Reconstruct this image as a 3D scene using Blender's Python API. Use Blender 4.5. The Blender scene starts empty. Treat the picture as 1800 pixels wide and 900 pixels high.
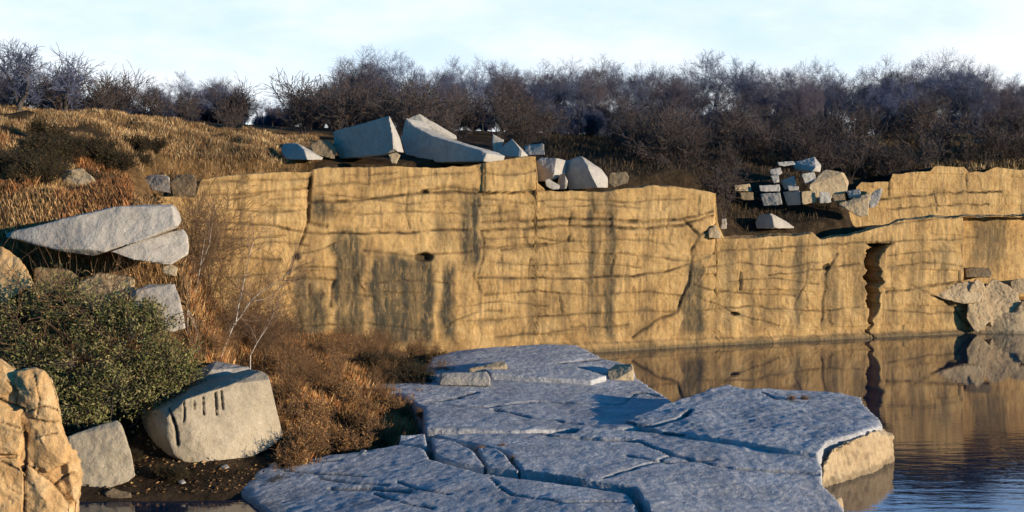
import bpy, bmesh, math, random
import numpy as np
from mathutils import Vector
R = math.radians
scene = bpy.context.scene
COL = scene.collection

# ------------------------------------------------------------------ camera, sky, sun, exposure
HC, HOR, F = 8.0, 370.0, 2000.0          # camera height, horizon row and focal length of the 1800 px wide photograph
cam = bpy.data.objects.new('camera', bpy.data.cameras.new('camera'))
COL.objects.link(cam); scene.camera = cam
cam.location = (0, 0, HC); cam.rotation_euler = (R(90), 0, 0)
cam.data.sensor_width = 36; cam.data.lens = 36*F/1800
cam.data.shift_y = -(450-HOR)/1800
cam.data.clip_start = 0.5; cam.data.clip_end = 6000

SUN_EL, SUN_AZ = 8.0, 118.0
world = bpy.data.worlds.new("World"); scene.world = world; world.use_nodes = True
wn = world.node_tree; wl = wn.links
for n in list(wn.nodes): wn.nodes.remove(n)
def W(t, **k):
    n = wn.nodes.new(t)
    for a, b in k.items(): setattr(n, a, b)
    return n
sky = W('ShaderNodeTexSky', sky_type='NISHITA', sun_disc=False, sun_elevation=R(SUN_EL), sun_rotation=R(SUN_AZ),
        air_density=0.75, dust_density=0.0, ozone_density=3.0)
bg1 = W('ShaderNodeBackground'); bg1.inputs[1].default_value = 0.15
hs = W('ShaderNodeHueSaturation'); hs.inputs['Saturation'].default_value = 1.6; hs.inputs['Hue'].default_value = .493; wl.new(sky.outputs[0], hs.inputs['Color']); wl.new(hs.outputs[0], bg1.inputs[0])
bg2 = W('ShaderNodeBackground'); bg2.inputs[0].default_value = (0.84, 0.92, 1.0, 1); bg2.inputs[1].default_value = 0.88
tc = W('ShaderNodeTexCoord'); sep = W('ShaderNodeSeparateXYZ'); wl.new(tc.outputs['Generated'], sep.inputs[0])
mp = W('ShaderNodeMapping'); mp.inputs['Scale'].default_value = (2.6, 2.6, 7); mp.inputs['Location'].default_value = (1.3, 0.2, 0.4)
wl.new(tc.outputs['Generated'], mp.inputs[0])
nz = W('ShaderNodeTexNoise'); nz.inputs['Scale'].default_value = 1.3; nz.inputs['Detail'].default_value = 7; nz.inputs['Roughness'].default_value = .58
wl.new(mp.outputs[0], nz.inputs[0])
def wmap(src, a, b, c, d):
    n = W('ShaderNodeMapRange', interpolation_type='SMOOTHSTEP'); wl.new(src, n.inputs[0])
    for i, v in enumerate((a, b, c, d)): n.inputs[1+i].default_value = v
    return n.outputs[0]
def wmath(op, a, b):
    n = W('ShaderNodeMath', operation=op, use_clamp=True)
    for i, v in enumerate((a, b)):
        if hasattr(v, 'links'): wl.new(v, n.inputs[i])
        else: n.inputs[i].default_value = v
    return n.outputs[0]
cl = wmap(nz.outputs[0], .40, .62, 0, 1)
hazeband = wmap(sep.outputs[2], .03, .17, 1, 0)                  # white towards the horizon
cm_ = W('ShaderNodeMix', data_type='RGBA'); cm_.inputs[6].default_value = (.64, .82, .98, 1); cm_.inputs[7].default_value = (.95, .97, 1.0, 1)
wl.new(wmath('ADD', wmath('MULTIPLY', cl, .7), hazeband), cm_.inputs[0]); hi_ = W('ShaderNodeMix', data_type='RGBA'); hi_.inputs[7].default_value = (.42, .78, 1.45, 1)
wl.new(wmap(sep.outputs[2], .17, .27, 0, 1), hi_.inputs[0]); wl.new(cm_.outputs[2], hi_.inputs[6]); wl.new(hi_.outputs[2], bg2.inputs[0])
front = wmap(sep.outputs[1], .62, .86, 0, 1)                       # thin bright cloud veil over the northern half of the sky
fac = wmath('MULTIPLY', wmap(sep.outputs[2], .22, .45, .96, 0.12), front)
mx = W('ShaderNodeMixShader'); out = W('ShaderNodeOutputWorld')
wl.new(fac, mx.inputs[0]); wl.new(bg1.outputs[0], mx.inputs[1]); wl.new(bg2.outputs[0], mx.inputs[2]); wl.new(mx.outputs[0], out.inputs[0])

sdir = Vector((math.sin(R(SUN_AZ))*math.cos(R(SUN_EL)), math.cos(R(SUN_AZ))*math.cos(R(SUN_EL)), math.sin(R(SUN_EL))))
sun = bpy.data.objects.new('sun', bpy.data.lights.new('sun', 'SUN')); COL.objects.link(sun)
sun.data.energy = 4.6; sun.data.angle = R(0.5); sun.data.color = (1.0, 0.80, 0.56)
sun.rotation_euler = sdir.to_track_quat('Z', 'Y').to_euler(); sun.location = (60, -30, 40)

vs = scene.view_settings
vs.view_transform = 'Standard'; vs.look = 'None'; vs.exposure = 0.40; vs.gamma = 1; vs.use_curve_mapping = False
scene.cycles.max_bounces = 6; scene.cycles.use_denoising = True

# ------------------------------------------------------------------ helpers
rnd = random.Random(7)
def pix(px, py, d): return Vector(((px-900)*d/F, d, HC-(py-HOR)*d/F))
def pixz(px, py, z):
    d = (HC-z)*F/(py-HOR); return Vector(((px-900)*d/F, d, z))

def _hash(ix, iy, iz, s):
    h = (ix.astype(np.int64)*374761393 + iy.astype(np.int64)*668265263 + iz.astype(np.int64)*2147483647 + s*974634777) & 0xffffffff
    h = ((h ^ (h >> 13))*1274126177) & 0xffffffff
    h = (h ^ (h >> 16)); h = (h*2246822519) & 0xffffffff
    return ((h ^ (h >> 15)) & 0xffff)/65535.0
def vnoise(p, s=0):
    p = np.asarray(p, float); i = np.floor(p).astype(np.int64); f = p-i; f = f*f*(3-2*f)
    r = 0
    for a in (0, 1):
        for b in (0, 1):
            for c in (0, 1):
                w = (f[:, 0] if a else 1-f[:, 0])*(f[:, 1] if b else 1-f[:, 1])*(f[:, 2] if c else 1-f[:, 2])
                r = r + w*_hash(i[:, 0]+a, i[:, 1]+b, i[:, 2]+c, s)
    return r*2-1
def fbm(p, s=0, o=4, g=.5):
    p = np.asarray(p, float); r = 0; a = 1; t = 0
    for k in range(o):
        r = r+a*vnoise(p*(2.03**k)+k*17.3, s+k); t += a; a *= g
    return r/t
def segdist(P, poly):
    best = np.full(len(P), 1e9)
    for (ax, ay), (bx, by) in zip(poly[:-1], poly[1:]):
        d = np.array([bx-ax, by-ay], float); L = (d**2).sum() or 1
        t = np.clip(((P[:, 0]-ax)*d[0]+(P[:, 1]-ay)*d[1])/L, 0, 1)
        best = np.minimum(best, np.hypot(P[:, 0]-ax-t*d[0], P[:, 1]-ay-t*d[1]))
    return best
def inpoly(P, poly):
    x, y = P[:, 0], P[:, 1]; c = np.zeros(len(P), bool); n = len(poly)
    for i in range(n):
        x0, y0 = poly[i]; x1, y1 = poly[i-1]
        m = ((y0 > y) != (y1 > y))
        with np.errstate(divide='ignore', invalid='ignore'):
            c ^= m & (x < (x1-x0)*(y-y0)/(y1-y0+1e-12)+x0)
    return c
def sstep(a, b, x):
    t = np.clip((x-a)/(b-a), 0, 1); return t*t*(3-2*t)

def mesh_np(name, V, faces, smooth=False):
    me = bpy.data.meshes.new(name); V = np.asarray(V, np.float32); faces = np.asarray(faces, np.int32)
    k = faces.shape[1]; n = len(faces)
    me.vertices.add(len(V)); me.vertices.foreach_set('co', V.ravel())
    me.loops.add(n*k); me.loops.foreach_set('vertex_index', faces.ravel())
    me.polygons.add(n); me.polygons.foreach_set('loop_start', np.arange(0, n*k, k, dtype=np.int32))
    me.update(calc_edges=True)
    if smooth: me.polygons.foreach_set('use_smooth', np.ones(n, bool))
    return me
def setattr_f(me, name, arr):
    a = me.attributes.new(name, 'FLOAT', 'POINT'); a.data.foreach_set('value', np.asarray(arr, np.float32))
def setcol(me, arr):
    a = me.attributes.new('col', 'FLOAT_COLOR', 'POINT')
    arr = np.asarray(arr, np.float32); arr = np.hstack([arr, np.ones((len(arr), 1), np.float32)]); a.data.foreach_set('color', arr.ravel())
def obj(name, me, mat, parent=None, loc=None):
    o = bpy.data.objects.new(name, me); COL.objects.link(o)
    if mat: me.materials.clear(); me.materials.append(mat)
    if parent is not None: o.parent = parent
    if loc is not None: o.location = loc
    return o
def tag(o, label=None, cat=None, group=None, kind=None):
    if label: o['label'] = label
    if cat: o['category'] = cat
    if group: o['group'] = group
    if kind: o['kind'] = kind
    return o

# ------------------------------------------------------------------ materials
class NT:
    def __init__(s, name):
        s.m = bpy.data.materials.new(name); s.m.use_nodes = True; s.t = s.m.node_tree; s.b = s.t.nodes['Principled BSDF']
    def n(s, t, **k):
        n = s.t.nodes.new(t)
        for a, v in k.items(): setattr(n, a, v)
        return n
    def l(s, a, b): s.t.links.new(a, b)
    def noise(s, co, scale, detail=5, rough=.55, vec=None):
        n = s.n('ShaderNodeTexNoise'); n.inputs['Scale'].default_value = scale; n.inputs['Detail'].default_value = detail; n.inputs['Roughness'].default_value = rough
        s.l(co, n.inputs[0]); return n.outputs[0]
    def mapping(s, co, sc):
        n = s.n('ShaderNodeMapping'); n.inputs['Scale'].default_value = sc; s.l(co, n.inputs[0]); return n.outputs[0]
    def ramp(s, f, stops):
        n = s.n('ShaderNodeValToRGB'); e = n.color_ramp.elements
        while len(e) < len(stops): e.new(.5)
        for x, (p, c) in zip(e, stops): x.position = p; x.color = (*c, 1) if len(c) == 3 else c
        s.l(f, n.inputs[0]); return n.outputs[0]
    def mix(s, f, a, b, mode='MIX'):
        n = s.n('ShaderNodeMix', data_type='RGBA', blend_type=mode)
        for sock, v in ((n.inputs[0], f), (n.inputs[6], a), (n.inputs[7], b)):
            if hasattr(v, 'links'): s.l(v, sock)
            else: sock.default_value = v if not isinstance(v, tuple) else (*v, 1)
        return n.outputs[2]
    def math(s, op, a, b=0., clamp=False):
        n = s.n('ShaderNodeMath', operation=op, use_clamp=clamp)
        for i, v in enumerate((a, b)):
            if hasattr(v, 'links'): s.l(v, n.inputs[i])
            else: n.inputs[i].default_value = v
        return n.outputs[0]
    def attr(s, name): return s.n('ShaderNodeAttribute', attribute_name=name)
    def bump(s, h, strength, dist, prev=None):
        n = s.n('ShaderNodeBump'); n.inputs['Strength'].default_value = strength; n.inputs['Distance'].default_value = dist
        s.l(h, n.inputs['Height'])
        if prev: s.l(prev, n.inputs['Normal'])
        return n.outputs[0]

def stone(name, dark, mid, light, stainc=(.05, .043, .033), mott=3.0, bump=.6, streak=0.0, lichen=0.0):
    k = NT(name); co = k.n('ShaderNodeTexCoord').outputs['Object']
    big = k.noise(co, .55, 5, .6); med = k.noise(co, mott, 6, .65); fine = k.noise(co, 26, 4, .7)
    c = k.ramp(k.math('ADD', k.math('MULTIPLY', big, .55), k.math('MULTIPLY', med, .45)), [(.36, dark), (.5, mid), (.64, light)])
    c = k.mix(k.ramp(fine, [(.38, (.55,)*3), (.6, (0.,)*3)]), c, tuple(x*.55 for x in mid), 'MIX')
    if streak:
        fr = k.ramp(k.noise(k.mapping(co, (3.6, 3.6, .35)), 1.0, 6, .65), [(.47, (0,)*3), (.62, (1,)*3)])
        c = k.mix(k.math('MULTIPLY', fr, .42), c, (.17, .115, .06))
        st = k.noise(k.mapping(co, (1.5, 1.5, .09)), 1.0, 6, .62)
        f = k.ramp(st, [(.50, (0,)*3), (.66, (1,)*3)])
        c = k.mix(k.math('MULTIPLY', f, streak), c, (.12, .085, .05))
        f2 = k.ramp(k.noise(k.mapping(co, (.35, .35, .25)), 1.0, 4, .6), [(.5, (0,)*3), (.7, (1,)*3)])
        c = k.mix(k.math('MULTIPLY', f2, .35), c, tuple(x*1.12 for x in light))
    if lichen:
        f = k.ramp(k.noise(co, 1.7, 7, .7), [(.52, (0,)*3), (.6, (1,)*3)])
        c = k.mix(k.math('MULTIPLY', f, lichen), c, tuple(x*.45 for x in dark))
    s = k.attr('stain').outputs['Fac']
    brk = k.ramp(k.noise(k.mapping(co, (5, 5, 1.6)), 1, 5, .7), [(.3, (.5,)*3), (.5, (1.15,)*3)])
    c = k.mix(k.math('MULTIPLY', s, brk, True), c, stainc)
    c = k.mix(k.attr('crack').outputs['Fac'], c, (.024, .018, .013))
    geo = k.n('ShaderNodeNewGeometry').outputs['Position']; sz = k.n('ShaderNodeSeparateXYZ'); k.l(geo, sz.inputs[0])
    wb = k.n('ShaderNodeMapRange', interpolation_type='SMOOTHSTEP'); k.l(k.math('ADD', sz.outputs[2], k.math('MULTIPLY', k.noise(co, 2.5, 4, .6), -.35)), wb.inputs[0])
    for i, v in enumerate((-.06, .05, .5, 0.)): wb.inputs[1+i].default_value = v           # tide stain just above the water
    c = k.mix(wb.outputs[0], c, (.10, .085, .058))
    if lichen > .2:
        pt = k.ramp(k.noise(k.mapping(co, (.35, .5, .5)), 1, 5, .62), [(.42, (0,)*3), (.6, (1,)*3)])
        c = k.mix(k.math('MULTIPLY', pt, .38), c, tuple(x*.62 for x in mid)); 
        sp_ = k.ramp(k.noise(co, 9, 3, .6), [(.60, (0,)*3), (.68, (1,)*3)]); c = k.mix(k.math('MULTIPLY', sp_, .45), c, light)
    k.l(c, k.b.inputs['Base Color']); k.b.inputs['Roughness'].default_value = .88; k.b.inputs['Specular IOR Level'].default_value = .25
    n0 = None
    if streak: n0 = k.bump(k.noise(k.mapping(co, (.35, .35, 3.2)), 1, 6, .6), .35, .25)
    n1 = k.bump(k.noise(co, 2.2, 8, .62), bump, .22, n0)
    n2 = k.bump(k.noise(co, 17, 5, .65), bump*.8, .025, n1)
    k.l(n2, k.b.inputs['Normal']); return k.m
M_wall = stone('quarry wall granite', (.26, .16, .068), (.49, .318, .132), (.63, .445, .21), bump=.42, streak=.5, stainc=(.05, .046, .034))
M_grey = stone('grey granite', (.37, .335, .295), (.49, .45, .40), (.60, .56, .50), bump=.5, lichen=.15)
M_pale = stone('pale cut granite', (.34, .325, .30), (.45, .43, .40), (.55, .53, .50), bump=.4)
M_ledge = stone('weathered ledge granite', (.26, .275, .31), (.50, .515, .55), (.74, .75, .77), mott=5.2, bump=.8, lichen=.25)
M_tan = stone('tan granite', (.36, .27, .17), (.52, .40, .25), (.60, .49, .33), bump=.6, lichen=.12)
M_orange = stone('orange stained granite', (.46, .28, .125), (.68, .45, .22), (.78, .58, .33), bump=.6, lichen=.25, mott=2.2)
M_block = stone('squared weathered granite', (.33, .285, .215), (.46, .40, .30), (.56, .495, .385), bump=.5, lichen=.2)
M_brown = stone('brown weathered granite', (.17, .125, .075), (.28, .21, .13), (.38, .30, .20), bump=.6, lichen=.3)

def veg(name, rough=.8, trans=0.0):
    k = NT(name); c = k.attr('col').outputs['Color']; oi = k.n('ShaderNodeObjectInfo').outputs['Random']
    hsv = k.n('ShaderNodeHueSaturation'); k.l(c, hsv.inputs['Color'])
    k.l(k.math('ADD', k.math('MULTIPLY', oi, .5), .75), hsv.inputs['Value'])
    k.l(hsv.outputs[0], k.b.inputs['Base Color']); k.b.inputs['Roughness'].default_value = rough; k.b.inputs['Specular IOR Level'].default_value = .2
    return k.m
M_twig = veg('bare twigs'); M_leaf = veg('leaves'); M_grass = veg('dry grass blades')
k = NT('bark'); co = k.n('ShaderNodeTexCoord').outputs['Object']
k.l(k.ramp(k.noise(k.mapping(co, (6, 6, 1.2)), 1, 5), [(.35, (.035, .028, .026)), (.65, (.10, .085, .075))]), k.b.inputs['Base Color']); k.b.inputs['Roughness'].default_value = .9; M_bark = k.m
k = NT('white birch bark'); co = k.n('ShaderNodeTexCoord').outputs['Object']
k.l(k.ramp(k.noise(k.mapping(co, (2, 2, 9)), 1, 4), [(.38, (.16, .14, .12)), (.5, (.52, .48, .43))]), k.b.inputs['Base Color']); k.b.inputs['Roughness'].default_value = .7; M_birch = k.m

k = NT('soil and leaf litter'); co = k.n('ShaderNodeTexCoord').outputs['Object']
gr = k.attr('grassy').outputs['Fac']
soil = k.ramp(k.noise(co, 1.1, 8, .65), [(.35, (.022, .016, .011)), (.55, (.06, .042, .026)), (.7, (.10, .07, .04))])
gs = k.ramp(k.noise(co, .9, 8, .68), [(.33, (.07, .042, .02)), (.5, (.22, .13, .055)), (.68, (.34, .22, .10))])
k.l(k.mix(gr, soil, gs), k.b.inputs['Base Color']); k.b.inputs['Roughness'].default_value = .95; k.b.inputs['Specular IOR Level'].default_value = .1
k.l(k.bump(k.noise(co, 3.5, 8, .7), .9, .3), k.b.inputs['Normal']); M_soil = k.m

k = NT('still quarry water'); co = k.n('ShaderNodeTexCoord').outputs['Object']
k.b.inputs['Base Color'].default_value = (.006, .022, .050, 1); k.b.inputs['Roughness'].default_value = .015; k.b.inputs['IOR'].default_value = 1.5
sp = k.n('ShaderNodeSeparateXYZ'); k.l(co, sp.inputs[0])
wv = k.noise(k.mapping(co, (.5, 1.6, 1)), 1.4, 4, .55)
mrn = k.n('ShaderNodeMapRange', interpolation_type='SMOOTHSTEP'); k.l(sp.outputs[1], mrn.inputs[0])
for i, v in enumerate((34., 48., .035, .006)): mrn.inputs[1+i].default_value = v       # breeze ruffles the near, open water
b = k.n('ShaderNodeBump'); b.inputs['Distance'].default_value = .25; k.l(mrn.outputs[0], b.inputs['Strength']); k.l(wv, b.inputs['Height']); k.l(b.outputs[0], k.b.inputs['Normal'])
M_water = k.m

# ------------------------------------------------------------------ rock builder
def remesh(me, vox):
    o = bpy.data.objects.new('tmp', me); COL.objects.link(o)
    m = o.modifiers.new('r', 'REMESH'); m.mode = 'VOXEL'; m.voxel_size = vox
    dg = bpy.context.evaluated_depsgraph_get(); r = bpy.data.meshes.new_from_object(o.evaluated_get(dg))
    bpy.data.objects.remove(o); bpy.data.meshes.remove(me); return r
SEED = [0]
def finish_rock(name, bm, mat, vox, rough, label, cat, group=None, grooves=(), parent=None, planes=.2, chips=0, stainfn=None, dome=None):
    """voxel remesh of the blocked-out stone, fractured faces and worn edges by displacement, origin at the base"""
    SEED[0] += 1; sd = SEED[0]*13
    me = bpy.data.meshes.new(name); bmesh.ops.recalc_face_normals(bm, faces=bm.faces); bm.to_mesh(me); bm.free()
    me = remesh(me, vox)
    n = len(me.vertices); V = np.empty(n*3, np.float32); me.vertices.foreach_get('co', V); V = V.reshape(-1, 3).astype(float)
    N = np.empty(n*3, np.float32); me.vertex_normals.foreach_get('vector', N); N = N.reshape(-1, 3).astype(float)
    size = (V.max(0)-V.min(0)).max()
    cg = np.random.default_rng(sd); ext = np.ptp(V, axis=0).mean()
    for _ in range(chips):                                           # broken corners: flat spalls cut across edges
        nn = cg.normal(size=3); nn /= np.linalg.norm(nn); hgt = V@nn; lim = hgt.max()-ext*cg.uniform(.008, .045)
        V = V-nn*np.maximum(hgt-lim, 0)[:, None]
    d = rough*(fbm(V*(1.6/max(size, 1)**.4), sd, 5, .52)*1.0)
    q = vnoise(V*np.array([.8, .8, 1.5])*1.3, sd+5); d += rough*planes*(np.floor(q*3)/3-q)*.9
    d += rough*.22*vnoise(V*6., sd+9)+rough*.10*vnoise(V*13., sd+10)
    P = np.c_[900+F*V[:, 0]/V[:, 1], HOR-F*(V[:, 2]-HC)/V[:, 1]]
    stain = np.zeros(n); crk = np.zeros(n)
    facing = (N*(np.array([0, 0, HC])-V)).sum(1) > 0
    for poly, w, dep in grooves:
        g = np.clip(1-segdist(P+np.c_[fbm(V*1.5, sd+3, 2)*3, fbm(V*1.5+9, sd+4, 2)*3], poly)/w, 0, 1)**.7*facing
        d -= g*dep; crk = np.maximum(crk, np.clip(g*1.2, 0, .8))
    if dome is not None: V[:, 2] += dome(V, P)
    if stainfn is not None: stain = np.maximum(stain, stainfn(V, P, N))
    V = V+N*d[:, None]
    c = np.array([(V[:, 0].min()+V[:, 0].max())/2, (V[:, 1].min()+V[:, 1].max())/2, V[:, 2].min()])
    me.vertices.foreach_set('co', (V-c).astype(np.float32).ravel()); me.update()
    me.polygons.foreach_set('use_smooth', np.ones(len(me.polygons), bool))
    setattr_f(me, 'stain', stain); setattr_f(me, 'crack', crk)
    o = obj(name, me, mat, parent, Vector(c)); return tag(o, label, cat, group)
def hull_rock(name, pts, d, back, mat, label, cat='boulder', vox=None, rough=.06, group=None, shrink=.85, grooves=(), extra=(), **kw):
    """pts: corners (column, row, depth offset); the same corners pushed back make the far side"""
    bm = bmesh.new(); P = [pix(a, b, d+c) for a, b, c in pts]; cen = sum(P, Vector())/len(P)
    for p in P: bm.verts.new(p)
    if back:
        q = Vector((0, 0, HC)); f = 1+back/cen.y
        for p in P: p2 = cen+(p-cen)*shrink; bm.verts.new(q+(p2-q)*f)
    for a, b, c in extra: bm.verts.new(pix(a, b, d+c))
    bmesh.ops.convex_hull(bm, input=bm.verts); 
    bmesh.ops.delete(bm, geom=[v for v in bm.verts if not v.link_faces], context='VERTS')
    kw.setdefault('chips', 9)
    if vox is None: vox = max(.035, min(.09, max((p-cen).length for p in P)/40))
    return finish_rock(name, bm, mat, vox, rough, label, cat, group, grooves, **kw)
def ext_rock(name, pts, d, vec, mat, label, cat='boulder', vox=.05, rough=.06, group=None, grooves=(), **kw):
    """a traced (possibly concave) face given its depth, extruded by a vector"""
    bm = bmesh.new(); f = bm.faces.new([bm.verts.new(pix(a, b, d+c)) for a, b, c in pts])
    r = bmesh.ops.extrude_face_region(bm, geom=[f])
    for v in r['geom']:
        if isinstance(v, bmesh.types.BMVert): v.co += Vector(vec)
    bmesh.ops.triangulate(bm, faces=bm.faces)
    return finish_rock(name, bm, mat, vox, rough, label, cat, group, grooves, **kw)
def slab(name, pts, mat, label, cat='rock slab', vox=.09, rough=.09, bottom=-1.3, group=None, grooves=(), taper=.0, **kw):
    """pts: outline of a slab's top (column, row, height above the water); the sides go down to bottom"""
    bm = bmesh.new(); top = [pixz(*p) for p in pts]; cen = sum(top, Vector())/len(top)
    f = bm.faces.new([bm.verts.new(p) for p in top])
    r = bmesh.ops.extrude_face_region(bm, geom=[f])
    for v in r['geom']:
        if isinstance(v, bmesh.types.BMVert):
            v.co.x += (v.co.x-cen.x)*taper; v.co.y += (v.co.y-cen.y)*taper; v.co.z = bottom
    bmesh.ops.triangulate(bm, faces=bm.faces)
    return finish_rock(name, bm, mat, vox, rough, label, cat, group, grooves, **kw)

# ------------------------------------------------------------------ terrain
WA, WB = 63.0, .385
def wall_y(px): return WA/(1-WB*(px-900)/F)
CP = [(0,392,38),(150,380,39),(300,372,39.5),(0,330,42),(140,335,44),(0,260,50),(0,205,58),(220,340,50),(200,300,51),(100,235,56),(200,222,62),(340,290,59),(350,240,66),
      (-300,300,45),(-300,190,60),(480,282,62),(480,256,71),(620,290,62.5),(700,288,64.5),(850,278,66),(1000,322,67),(1060,328,67.5),(1200,320,69.5),(1250,328,70.5),
      (560,240,80),(700,242,85),(900,246,85),(1100,272,85),(1200,285,80),(1290,412,71),(1400,408,72.5),(1500,402,74),(1350,380,76),(1450,372,77),(1400,312,84),(1300,328,80),(1250,348,75),
      (1560,318,91.5),(1650,300,93),(1750,298,94.5),(1850,298,96),(1600,282,97),(1750,275,98),(1560,252,104),(1750,250,106),(1850,250,108),
      (0,205,80),(200,205,90),(400,218,95),(600,228,100),(800,230,105),(1000,238,108),(1200,243,110),(1400,246,112),(1600,246,116),(1800,246,118),(2100,250,115)]
cpw = np.array([pix(*c) for c in CP])
def _phi(r): return np.sqrt(r*r+4.0)
_A = _phi(np.hypot(cpw[:, None, 0]-cpw[None, :, 0], cpw[:, None, 1]-cpw[None, :, 1]))
_n = len(cpw); _S = np.zeros((_n+1, _n+1)); _S[:_n, :_n] = _A; _S[:_n, _n] = 1; _S[_n, :_n] = 1
_w = np.linalg.solve(_S, np.r_[cpw[:, 2], 0])
def plateau(x, y):
    o = np.full(len(x), _w[-1])
    for i in range(_n): o += _w[i]*_phi(np.hypot(x-cpw[i, 0], y-cpw[i, 1]))
    far = sstep(120, 170, y)+sstep(-30, -70, x)+sstep(70, 120, x); far = np.clip(far, 0, 1)
    return np.clip(o*(1-far)+15.5*far, 5, 19)
PIT = [(-70,39.0),(-11.0,39.0),(-12.2,45),(-18.2,WA+WB*-18.2+3.3),(60,WA+WB*60+3.3),(160,126.5),(170,-150),(-70,-150)]
BANK = [(-80,30.9),(-12.6,31.2),(-8.0,31.4),(-5.6,33.0),(-4.0,36.5),(-3.2,41),(-2.0,47),(-2.6,54),(-5,63),(-20,58),(-80,50)]
def terrain(x, y):
    P = np.c_[x, y]
    ins = inpoly(P, PIT); sd = segdist(P, PIT+[PIT[0]])*np.where(ins, -1, 1)
    hi = plateau(x, y)
    bi = inpoly(P, BANK); bd = segdist(P, BANK+[BANK[0]])*np.where(bi, 1, -1)
    lo = np.where(bd > 0, .05+np.minimum(.30*bd, 1.5)+np.clip(bd-5, 0, 20)*.10, np.maximum(bd*.45, -2.4))
    lo = np.where((bd > 0), lo+.10*fbm(np.c_[x, y, y*0]*.9, 50, 3), lo)
    cm = 8.9-np.hypot(x, y+1)*.45; lo = np.maximum(lo, np.minimum(cm, 6.4))         # the near bank the picture is taken from
    wd = np.where((x < -10) & (y < 57), 2.2, .7)
    t = sstep(-1, 1, (sd)/wd)
    sw = y-WA-WB*x; pxx = 900+F*x/np.maximum(y, 1)
    hi = np.where(y > 20, hi*(1-sstep(1478, 1500, pxx))+sstep(1478, 1500, pxx)*(np.minimum(hi, 6.75)*(1-sstep(15.2, 16.4, sw))+hi*sstep(15.2, 16.4, sw)), hi); z_ = lo*(1-t)+hi*t
    nn = fbm(np.c_[x, y, x*0]*.35, 31, 5, .55)
    hill = sstep(-6, -14, x)*t*(y < 75)
    return z_+t*nn*.22+hill*(fbm(np.c_[x, y, x*0]*.55, 77, 4)*.75)
def terr1(x, y): return float(terrain(np.array([x]), np.array([y]))[0])
def grow_axis(lo, hi, st, far):
    a = list(np.arange(lo, hi, st)); s = st
    while a[-1] < far: s *= 1.28; a.append(a[-1]+s)
    s = st
    while a[0] > -far: s *= 1.28; a.insert(0, a[0]-s)
    return np.array(a)
gx = grow_axis(-40, 66, .4, 2500); gy = grow_axis(20, 124, .4, 2500)
X, Y = np.meshgrid(gx, gy); Z = terrain(X.ravel(), Y.ravel())
nx, ny = len(gx), len(gy); ii = np.arange(nx*ny).reshape(ny, nx)
me = mesh_np('ground', np.c_[X.ravel(), Y.ravel(), Z], np.c_[ii[:-1, :-1].ravel(), ii[:-1, 1:].ravel(), ii[1:, 1:].ravel(), ii[1:, :-1].ravel()], True)
gp = np.c_[900+F*X.ravel()/np.maximum(Y.ravel(), 1), HOR-F*(Z-HC)/np.maximum(Y.ravel(), 1)]
_gp = fbm(np.c_[X.ravel(), Y.ravel(), Z*0]*.42, 66, 4); GRASSY = sstep(-7.5, -12, X.ravel())*(Y.ravel() > 38)*(Y.ravel() < 90)*sstep(-.32, -.02, _gp)
GRASSY = np.maximum(GRASSY, ((gp[:, 0] > 1480) & (Y.ravel() > 96) & (Y.ravel() < 116))*1.0)
setattr_f(me, 'grassy', GRASSY)
tag(obj('ground', me, M_soil), kind='structure')

me = mesh_np('water', [(-400, -300, 0), (400, -300, 0), (400, 400, 0), (-400, 400, 0)], [(0, 1, 2, 3)])
tag(obj('water', me, M_water), kind='structure')

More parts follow.
